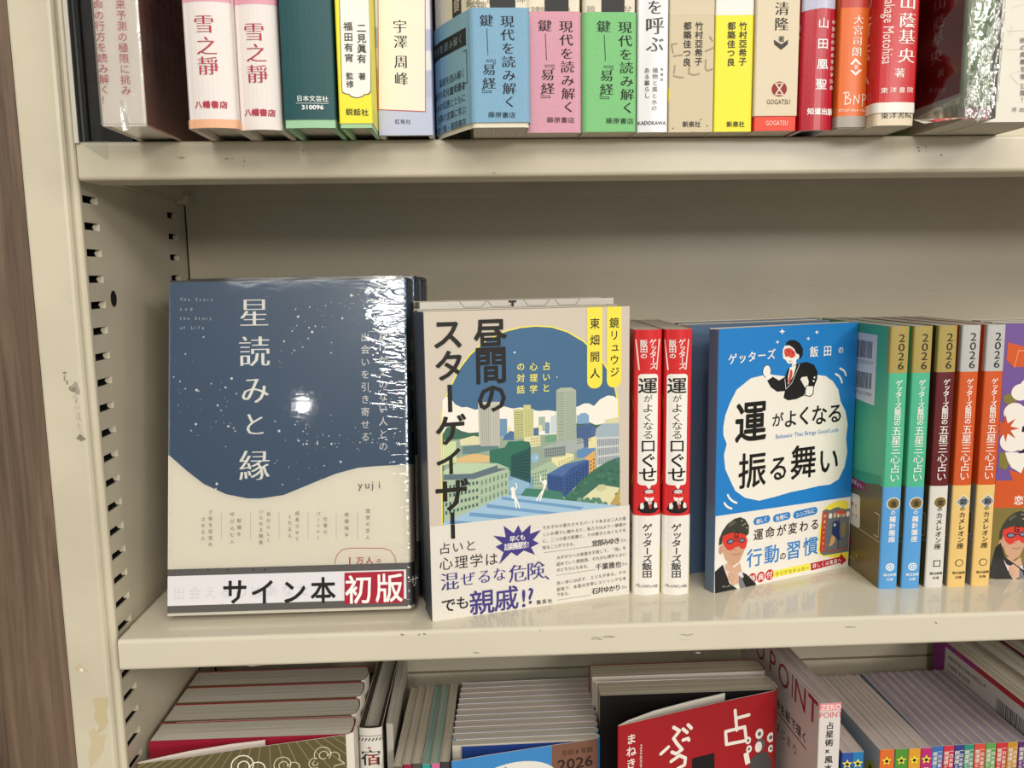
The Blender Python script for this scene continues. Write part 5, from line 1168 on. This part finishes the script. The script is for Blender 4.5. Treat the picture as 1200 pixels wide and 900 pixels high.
for pts, w in (([(-0.0083, -0.0050, 0.010), (-0.0015, -0.0065, 0.028), (0.0075, -0.0055, 0.060)], .0006), ([(-0.0083, -0.0055, 0.006), (0.0000, -0.0070, 0.024), (0.0081, -0.0060, 0.052)], .0007),
               ([(-0.0082, -0.0060, -0.0002), (-0.0084, -0.0060, 0.09), (-0.0085, -0.0060, 0.19)], .0006), ([(0.0002, -0.0060, 0.018), (0.0008, -0.0075, 0.010), (-0.0031, -0.0085, 0.0), (-0.0050, -0.0090, -0.0022)], .0010),
               ([(0.0008, -0.0058, 0.018), (0.0046, -0.0056, 0.022), (0.0069, -0.0050, 0.034)], .0005), ([(0.0080, -0.0048, 0.008), (0.0086, -0.0048, 0.05), (0.0083, -0.0045, 0.12)], .0004)):
    ribbon(pts, w, 'bag_fold')
m_ = MB(); fl = film_mat('bag_flap', 0.5, 40, tint=(0.80, 0.78, 0.76), gloss=0.06, rough=0.12, dist=0.003)
m_.face([(-0.0085, -0.0060, 0.19), (-0.0085, -0.0060, 0.0004), (-0.0115, -0.0040, 0.0006), (-0.0115, -0.0040, 0.19)], fl)
q1 = [(-0.0085, -0.0060, 0.004), (-0.0085, -0.0060, 0.0004), (-0.0200, 0.012, 0.0006), (-0.0208, 0.022, 0.0045), (-0.0154, 0.008, 0.008)]
m_.face(q1, fl); m_.face([(-0.0085, -0.0060, 0.013), (-0.0085, -0.0060, 0.004), (-0.0154, 0.008, 0.008)], fl)
m_.build('bag_flap', b.root)['label'] = 'flat side flap of the clear bag'
b.done('green book in a crumpled clear plastic bag')
# white book at the right edge
b = upright(0.0320, 0.2799, -0.0395, '#ded9cb', rc=0.0040, bulge=0.0, rough=0.5, H=0.19, hard=None)
s = b.spine; s.at(1150, 0, 6)
s.ch('命', 132, 165, 92, K, 'm', 8); s.ch('式', 124, 310, 92, K, 'm', 8)
for k, ch in enumerate('術の奥義を'): s.ch(ch, 288, 285 + 50 * k, 44, '#4a463f', 'r')
for ch, y in (('挙', 540), ('公', 605), ('開', 655), ('!', 700)): s.ch(ch, 288, y, 46, '#4a463f', 'r')
s.row('河出書房', (230, 772), (372, 772), 34, '#55504a', 'r')
for q in ([(205, 525), (262, 500), (330, 520)], [(205, 525), (255, 590), (330, 600)], [(190, 220), (330, 212)], [(190, 350), (330, 345)], [(212, 60), (330, 20)], [(225, 180), (205, 250)]): s.line(q, 3, '#c8c2b2', 3)
b.done('white spine with black brush lettering at the right end of the upper shelf')

# ------------------------------------------------------------------ lower shelf: tops of books
ZL = Z_LOW
MARO = '#9c1a30'
def cloud(c, u, v, k, col):
    """outlined curling cloud"""
    def A(cx, cy, r, a0, a1, n=10): return [(u + k * (cx + r * math.cos(math.radians(a0 + (a1 - a0) * i / n))), v + k * (cy + r * math.sin(math.radians(a0 + (a1 - a0) * i / n)))) for i in range(n + 1)]
    for q in (A(0, 0, 5, 150, 400), A(0.5, 0.5, 2.6, 60, 380), A(6.5, 3, 3.6, 200, 390), A(-5, 5, 3.4, 60, 300), A(-4.5, 5, 1.5, 0, 250), A(2, 8, 5, 20, 160)): c.line_mm(q, 0.55 * k, col, 4)
    c.line_mm([(u + k * 9.8, v + k * 4.6), (u + k * 13, v + k * 8), (u + k * 6.5, v + k * 8.6)], 0.55 * k, col, 4)
# olive books with red boards, facing out; the first one's jacket springs open
for i in range(4):
    T, D, H = 0.0215, 0.1300, 0.2000
    front = 0.0345 + 0.0236 * i
    b = Book(T, D, H, at=(-0.2166, front, ZL), anchor=(-T / 2, D, 0), rz=R90, cover=MARO if i == 0 else '#5d5333', rough=0.5, inner=MARO, rc=0.003, bulge=0.001, name='book', pages=pages_white())
    if i == 0:
        pr = [(0.0065, 0.086)]                    # flap end, fold, front, spine (local x = -depth toward viewer)
        flap = [(-T / 2 - 0.0030, 0.055), (-T / 2 - 0.0062, 0.075), (-T / 2 - 0.0125, 0.100), (-T / 2 - 0.0205, 0.122), (-T / 2 - 0.0225, 0.1265), (-T / 2 - 0.0235, 0.1278), (-T / 2 - 0.0245, 0.1268)]
        frnt = [(-T / 2 - 0.0200, 0.100), (-T / 2 - 0.0135, 0.070), (-T / 2 - 0.0070, 0.035), (-T / 2 - 0.0010, 0.004), (-T / 2 + 0.002, -0.0006), (0, -0.0010), (T / 2 - .002, -0.0004), (T / 2 + 0.0006, 0.004), (T / 2 + 0.0006, 0.12)]
        sh = b.sheet(flap + frnt, 0, H, '#5d5333', 'jacket', 0.5, 0.0006, '#ddd0c4')
        fl_ = sum(math.hypot(q[0] - p[0], q[1] - p[1]) for p, q in zip((flap + frnt)[:7], (flap + frnt)[1:7]))
        c = Canvas(sh, sh.br[6], sh.br[10], (sh.br[10] - sh.br[6]) * 1000, 'l'); cw = c.w
        for k in range(26): c.line_mm([(cw * .62 + (k - 13) * 5.4, -1), (cw * .62 + (k - 13) * 16, 60)], .28, '#a99d74', 2, False)
        Jo = slant(b, flap[-1], frnt[3]); cloud(c, *Jo(378, 884), 1.05, '#cfc6a8'); cloud(c, *Jo(331, 896), 1.05, '#cfc6a8'); cloud(c, *Jo(284, 897), 1.35, '#ece4d4')
        c2 = Canvas(sh, sh.br[10], sh.br[13], (sh.br[13] - sh.br[10]) * 1000, 's'); c2.rect_mm(-1, -1, 40, 210, '#e3dccd', 1)
    elif i == 1:
        b.spine.rect_mm(-1, -1, 40, 210, '#e3dccd', 1)
    else: b.spine.rect_mm(-1, -1, 40, 210, '#e3dccd', 1)
    b.done(('olive cloud-pattern book in front with jacket springing open over red boards', 'red-edged book directly behind the olive cloud-pattern front one', 'red-edged book third from the front behind the olive cloud-pattern one', 'red-edged book furthest back, touching the back panel')[i], 'book', 'olive and red books facing out')
# white spine with a rope border
b = Book(0.0160, 0.128, 0.1900, at=(-0.0785, 0.0575, ZL), rz=-0.02, cover='#e3dfd4', rough=0.5, rc=0.002, bulge=0.0008, name='book', hard='#3a2c26', pages=pages_white())
s = b.spine; s.at(320, 770, 6.667)
s.rect_mm(-1, 5.6, 20, 6.0, '#4a443c', 3)
for k in range(8): s.poly_mm([(0.2 + 2.1 * k, 9.4), (1.4 + 2.1 * k, 7.2), (2.2 + 2.1 * k, 7.2), (1.0 + 2.1 * k, 9.4)], '#2a2622', 3)
s.ch_mm('宿', 8.0, 21.5, 12.5, '#2a2320', 'm'); s.ch_mm('+', 7.2, 14.2, 4.5, '#b23a35', 'b'); s.ch_mm('百', 9.1, 22.6, 7.5, '#b23a35', 'r', 9)
s.ch_mm('曜', 8, 35, 12.5, '#2a2320', 'm'); s.ch_mm('占', 8, 48, 12.5, '#2a2320', 'm')
b.right.rect_mm(0, -1, 130, 200, '#4d4037', 1)
b.done('white spine with rope border standing upright beside the olive books')
b = Book(0.0048, 0.120, 0.1890, at=(-0.0660, 0.0640, ZL), rz=0.0, cover='#b8b3a6', rough=0.6, rc=0.0006, name='book'); b.done('thin grey booklet leaning against the rope-bordered white spine')
# thin booklets with coloured spines
tints = (('#6b5947', pages_cream()), ('#8d2140', pages_cream()), ('#4f4a46', pages_cream()), ('#2f9a92', paper_mat('page_edges_teal', '#6d8a7d', '#a9bfb0', 1700)), ('#d06a92', paper_mat('page_edges_mint', '#7d9484', '#b4c2b0', 1700)), ('#3a3a3c', pages_cream()))
for k, (co, pg) in enumerate(tints):
    x = -0.0585 + 0.0062 * k
    b = Book(0.0058, 0.105, 0.1725 + 0.0008 * (k % 3), at=(x, 0.0402 + 0.0006 * (k % 2), ZL), rz=-0.035, cover=co, rough=0.45, rc=0.0007, name='booklet', pages=pg)
    b.spine.rect_mm(0.8, 14, 4.8, 60, '#e6e0d2', 3)
    b.done(('thin brown booklet spine, leftmost of the slim row', 'thin crimson booklet spine', 'thin charcoal booklet spine between crimson and teal ones', 'thin teal booklet spine', 'thin pink booklet spine', 'thin dark booklet touching the face-out 2026 booklets')[k], 'booklet', 'thin booklets standing in a row')
# face-out 2026 booklets, a dozen deep
for i in range(11):
    T, D, H = 0.0076, 0.1035, 0.1735
    y0 = 0.0600 + 0.0079 * i; dx = 0.0006 * i
    b = Book(T, D, H, at=(-0.0240 + dx, y0, ZL), anchor=(-T / 2, D, 0), rz=R90 + 0.015, cover='#3c86c4' if i % 3 else '#b98fa0', rough=0.4, rc=0.0026, bulge=0.0005, name='booklet', jacket=i > 0, pages=pages_white(), inner='#d9c9c8')
    if i == 0:
        base = MB()
        pr = [(-T / 2 - 0.0186, 0.1028), (-T / 2 - 0.0135, 0.080), (-T / 2 - 0.0072, 0.045), (-T / 2 - 0.0016, 0.012), (-T / 2 + 0.0006, 0.002), (-T / 2 + 0.003, -0.0002), (T / 2 - 0.002, 0.0), (T / 2, 0.003), (T / 2, 0.10)]
        sh = b.sheet(pr, 0, H, '#3c86c4', 'cover', 0.4, 0.0006, '#dcd6cc')
        sh2 = b.sheet([(-T / 2 - 0.0012, 0.0960), (-T / 2 - 0.0010, 0.012)], 0, H - 0.0004, '#223f86', 'flyleaf', 0.5, 0.0003, '#dcd6cc')
        c = Canvas(sh, 0, sh.br[4], sh.br[4] * 1000, 'l'); w = c.w
        c.rect_mm(w - 33, -1, w + 5, 180, '#7c5543', 2); 
        for k, ch in enumerate('令和8年版'): c.ch_mm(ch, w - 24 + 4.6 * k, 7.0, 4.6, '#2c1c16', 'r', 5)
        c.fit_mm('2026', w - 29, 11.5, w - 3.5, 19.5, '#2c1c16', 'b', 5)
        c.ell_mm(w * .43, 22, 29, 14, '#e6e2d8', 3, 28); c.poly_mm([(w * .43 - 8, 10), (w * .43 - 4, 13), (w * .43 + 1, 19), (w * .43 - 4, 18)], K, 4)
    b.done('blue and brown 2026 booklet in front, its cover lifting' if i == 0 else 'face-out booklet seen as a page edge, %s behind the blue and brown 2026 one' % 'zeroth first second third fourth fifth sixth seventh eighth ninth tenth'.split()[i], 'booklet', 'face-out 2026 booklets')
# black hardback behind and red-jacketed one in front
b = Book(0.0185, 0.1320, 0.1960, at=(0.0801, 0.1062, ZL), anchor=(-0.00925, 0.1320, 0), rz=R90, cover='#cfc7ba', rough=0.5, rc=0.004, name='book', pages=pages_cream(), inner='#7c1620')
b.done('cream book with thin red edges behind the red front cover, tucked under the shelf')
T, D, H = 0.0200, 0.1290, 0.1960
b = Book(T, D, H, at=(0.0818, 0.0785, ZL), anchor=(-T / 2, D, 0), rz=R90, cover='#171413', rough=0.4, rc=0.004, name='book', pages=pages_cream())
flap = [(-T / 2 - 0.0020, 0.0400), (-T / 2 - 0.0100, 0.0640), (-T / 2 - 0.0220, 0.0950), (-T / 2 - 0.0330, 0.1150), (-T / 2 - 0.0385, 0.1222), (-T / 2 - 0.0392, 0.1230), (-T / 2 - 0.0398, 0.1222)]
frnt = [(-T / 2 - 0.0270, 0.0850), (-T / 2 - 0.0150, 0.0480), (-T / 2 - 0.0020, 0.0040), (-T / 2 + 0.003, -0.0006), (0, -0.0008), (T / 2, 0.001), (T / 2 + 0.0008, 0.11)]
sh = b.sheet(flap + frnt, 0, H, '#a01820', 'jacket', 0.4, 0.0007, '#d6cfc3')
c = Canvas(sh, sh.br[6], sh.br[9], (sh.br[9] - sh.br[6]) * 1000, 'l'); w = c.w
J = slant(b, flap[-1], frnt[2])              # sketch of the cover in photograph coordinates
def jl(pts, wd, col, l=5): c.line_mm([J(*p) for p in pts], wd, col, l)
for k, ch in enumerate('まねき'): c.ch_mm(ch, J(740, 866)[0], J(740, 866)[1] + 8.8 * k, 8.0, '#efe6da', 'b', 6)
u_, v_ = J(751.5, 873); c.fit_mm('MANEKINEKO', u_ - .8, v_, u_ + .8, v_ + 26, '#efe6da', 'r', 6, True)
W2 = '#efe6da'
for q in ([(790, 853), (797, 857), (790, 866), (794, 872), (800, 879), (793, 884), (788, 882)], [(801, 868), (807, 866), (808, 868)], [(775, 884), (784, 876)], [(801, 855), (806, 859)], [(807, 850), (811, 854)],
          [(787, 893), (797, 886), (804, 889), (803, 897), (794, 902)], [(862, 833), (864, 856)], [(864, 842), (878, 838)], [(851, 858), (873, 852), (875, 868), (852, 873), (851, 858)]): jl(q, 2.5, W2)
c.poly_mm([J(812, 890), J(817, 888), J(826, 886), J(838, 883), (J(840, 885)[0], J(840, 885)[1] + 34), (J(811, 892)[0], J(811, 892)[1] + 34)], '#171314', 4)
# cartoon elder with floating heads
for x, y, r in ((877, 868, 3.0), (890, 860, 4.2), (903, 864, 4.0), (878, 878, 3.0), (903, 877, 3.0)): u, v = J(x, y); c.ell_mm(u, v, r * .8, r * .95, W2, 5, 14); c.ell_mm(u, v, r * .35, r * .4, '#5a5653', 6, 10)
u, v = J(891, 873); c.ell_mm(u, v, 4.2, 5.2, '#5f5b58', 5, 14); c.ell_mm(u - 1.5, v + 1.2, 3.0, 4.2, W2, 6, 12)
c.poly_mm([(u - 10, v + 24), (u - 8, v + 9), (u - 2, v + 6), (u + 5, v + 6), (u + 10, v + 14), (u + 10, v + 40), (u - 8, v + 40)], '#4d4a48', 5); c.poly_mm([(u - 14, v + 4), (u - 10, v + 3), (u - 8, v + 12), (u - 12, v + 13)], W2, 5)
b.done('red front cover with white lettering, its jacket and black board springing open')
# white book with maroon roman capitals along its side
b = Book(0.0150, 0.150, 0.2080, at=(0.2300, 0.0365, ZL), rz=0.045, cover='#d9d2cb', rough=0.4, rc=0.0006, name='book', pages=pages_pink(), z0=0)
s = b.spine; MR = '#a52a44'
s.rect_mm(-1, -1, 20, 5.2, '#e58f93', 2); s.fit_mm('ZERO', 1.2, .9, 14.6, 4.6, WH, 'r', 6); s.fit_mm('POINT', .6, 6.2, 15.6, 10.2, '#d4646c', 'r', 6)
for k, ch in enumerate('占星術×風水×数秘術'): s.ch_mm(ch, 7.6, 15.8 + 6.1 * k, 5.6, K, 'b', 8)
L = b.left
for ch, u0, u1 in (('T', 134, 148), ('N', 113, 130), ('I', 108, 109.6), ('O', 84, 103), ('P', 68, 79), ('O', 40, 58), ('R', 22, 34)): L.fit_mm(ch, u0, 0.6, u1, 18.5, MR, 'b' if ch in 'TI' else 'r', 4)
for k, ch in enumerate('運命を紐で描く'): L.ch_mm(ch, 76 + 9.0 * k, 36, 8.4, '#2b2726', 'b', 4)
L.line_mm([(70, 43), (134, 43)], .9, MR, 4, False)
for k, ch in enumerate('のはじまり'): L.ch_mm(ch, 76 + 10 * k, 54, 9, MR, 'r', 4)
b.right.rect_mm(0, -1, 160, 210, '#d9c4c2', 1)
b.done('white book with maroon roman capitals along its side, spine toward the viewer')
# star-marked slim spines
def star5(s, u, v, r, col, l):
    s.poly_mm([(u + (r if k % 2 == 0 else r * .45) * math.sin(math.pi * k / 5), v - (r if k % 2 == 0 else r * .45) * math.cos(math.pi * k / 5)) for k in range(10)], col, l)
def slim(T, x, y, co, rz, label, group, star=True, cov='#b9b7b4', extra=None, pg=None):
    b = Book(T, 0.103, 0.1730, at=(x, y, ZL), rz=rz, cover=cov, rough=0.4, rc=0.0006, name='book', pages=pg or pages_pink())
    s = b.spine; w = T * 1000
    s.rect_mm(-.2, -1, w * .94, 180, co, 1)
    if star:
        star5(s, w * .48, 8.2, 3.4, '#efe04a', 4); s.ell_mm(w * .48, 8.4, 1.2, 1.2, '#2a251d', 5, 10)
        for k in range(4): s.ch_mm('星の占い'[k], w * .48, 16 + 5 * k, 4.6, '#e8e2d2', 'b')
    else:
        for k in range(9): s.ch_mm('開運暦と九星の本と'[k], w * .30, 5.5 + 3.3 * k, 3.1, '#e6dfd2', 'b'); s.ch_mm('一白水星の運勢を読'[k], w * .70, 4.0 + 3.3 * k, 2.9, '#e6dfd2', 'b')
    if extra: extra(b)
    b.done(label, 'book', group)
slim(0.0070, 0.2424, 0.0350, '#2f4f9e', 0.0, 'slim royal blue star spine touching the white roman-capital book', 'star-marked slim books', cov='#3a5596')
slim(0.0076, 0.2499, 0.0354, '#2878ae', 0.0, 'slim sky blue star spine next to the royal blue one', 'star-marked slim books', cov='#2f6c98')
def circ(b):
    b.left.ell_mm(94, 26, 8, 12, '#c9bd2c', 3); 
    for k in range(3): b.left.ch_mm('運勢表'[k], 92, 20 + 6 * k, 5, '#3b3a22', 'b', 5)
for x, T, co, nm, ex in ((0.2705, 0.0104, '#d96a2c', 'orange', circ), (0.2806, 0.0092, '#4f8f34', 'green', None), (0.2896, 0.0085, '#d99a2b', 'amber', None), (0.2978, 0.0078, '#b52a70', 'magenta', None)):
    slim(T - 0.0002, x, 0.0368, co, 0.03, 'slim %s star spine' % nm, 'star-marked slim books', extra=ex)
for k, (x, T, co, cov, nm) in enumerate(((0.3062, 0.0080, '#3b6aa8', '#7b92ad', 'blue'), (0.3142, 0.0078, '#c8324a', '#b9a0a0', 'crimson'), (0.3216, 0.0068, '#2f3f86', '#c98a3a', 'navy'), (0.3286, 0.0070, '#2f8a72', '#5f9a88', 'teal green'),
                                     (0.3362, 0.0078, '#cf4a3a', '#9aa58e', 'vermilion'), (0.3440, 0.0076, '#5c9a48', '#8d9f7a', 'leaf green'), (0.3518, 0.0078, '#c42e38', '#7f9a6a', 'red'), (0.3596, 0.0076, '#c08a2a', '#9a7a3a', 'ochre'), (0.3674, 0.0076, '#5a2a6e', '#6a4a74', 'purple'))):
    slim(T - 0.0002, x, 0.0384 + 0.0002 * k, co, 0.0, 'slim %s spine with two columns of small lettering' % nm, 'slim fortune books with lettered spines', False, cov, pg=paper_mat('page_edges_lilac', '#857784', '#b8a7ac', 1500))
# magazines standing at the right
MAGC = ('#8c1f86', '#b9b0a6', '#b5402e', '#c9c2b6', '#3d5a86', '#a88f6a', '#7a2a36', '#c7bfb4', '#56646f', '#b86a3c')
for k, co in enumerate(MAGC):
    T = (0.0100, 0.0062, 0.0074, 0.0058, 0.0066, 0.0080, 0.0056, 0.0070, 0.0060, 0.0070)[k]
    x = 0.3782 + sum((0.0100, 0.0062, 0.0074, 0.0058, 0.0066, 0.0080, 0.0056, 0.0070, 0.0060, 0.0070)[:k]) + T / 2 - 0.0050 + 0.0004 * k
    b = Book(T, 0.130, 0.1950 - 0.0012 * (k % 3), at=(x, 0.0330, ZL), rz=0.0, cover=co, rough=0.3, rc=0.0006, name='magazine', pages=(pages_cream(), pages_white())[k % 2])
    if k == 0:
        L = b.left
        L.rect_mm(60, -1, 140, 200, '#b9262f', 1); L.poly_mm([(30, -1), (60, -1), (75, 190), (30, 190)], '#a3207a', 2)
        L.rect_mm(17, 4.5, 140, 60, '#d3cfcb', 3)
        L.fit_mm('ISBN978-4-344-04556-4', 22, 9.0, 70, 12.2, '#2c2a2a', 'r', 6); L.fit_mm('C0095 ¥1400E', 22, 15.5, 52, 18.8, '#2c2a2a', 'r', 6)
        r8 = random.Random(4); u = 84
        while u < 128:
            w_ = r8.choice((.4, .8, 1.2)); L.rect_mm(u, 12, u + w_, 27, '#2c2a2a', 5); u += w_ + r8.choice((.5, .7, 1.0))
        L.fit_mm('9784344045564', 84, 28.5, 128, 32, '#2c2a2a', 'r', 6)
    b.done('purple and red magazine with bar code facing the slim lettered spines' if k == 0 else '%s magazine top edge to the right of the bar-coded purple one' % ('zeroth first second third fourth fifth sixth seventh eighth ninth'.split()[k]), 'magazine', 'magazines standing at the right')
# ------------------------------------------------------------------ tidy up
bpy.data.objects.remove(_fo); bpy.data.curves.remove(_fc)
bpy.context.view_layer.update()
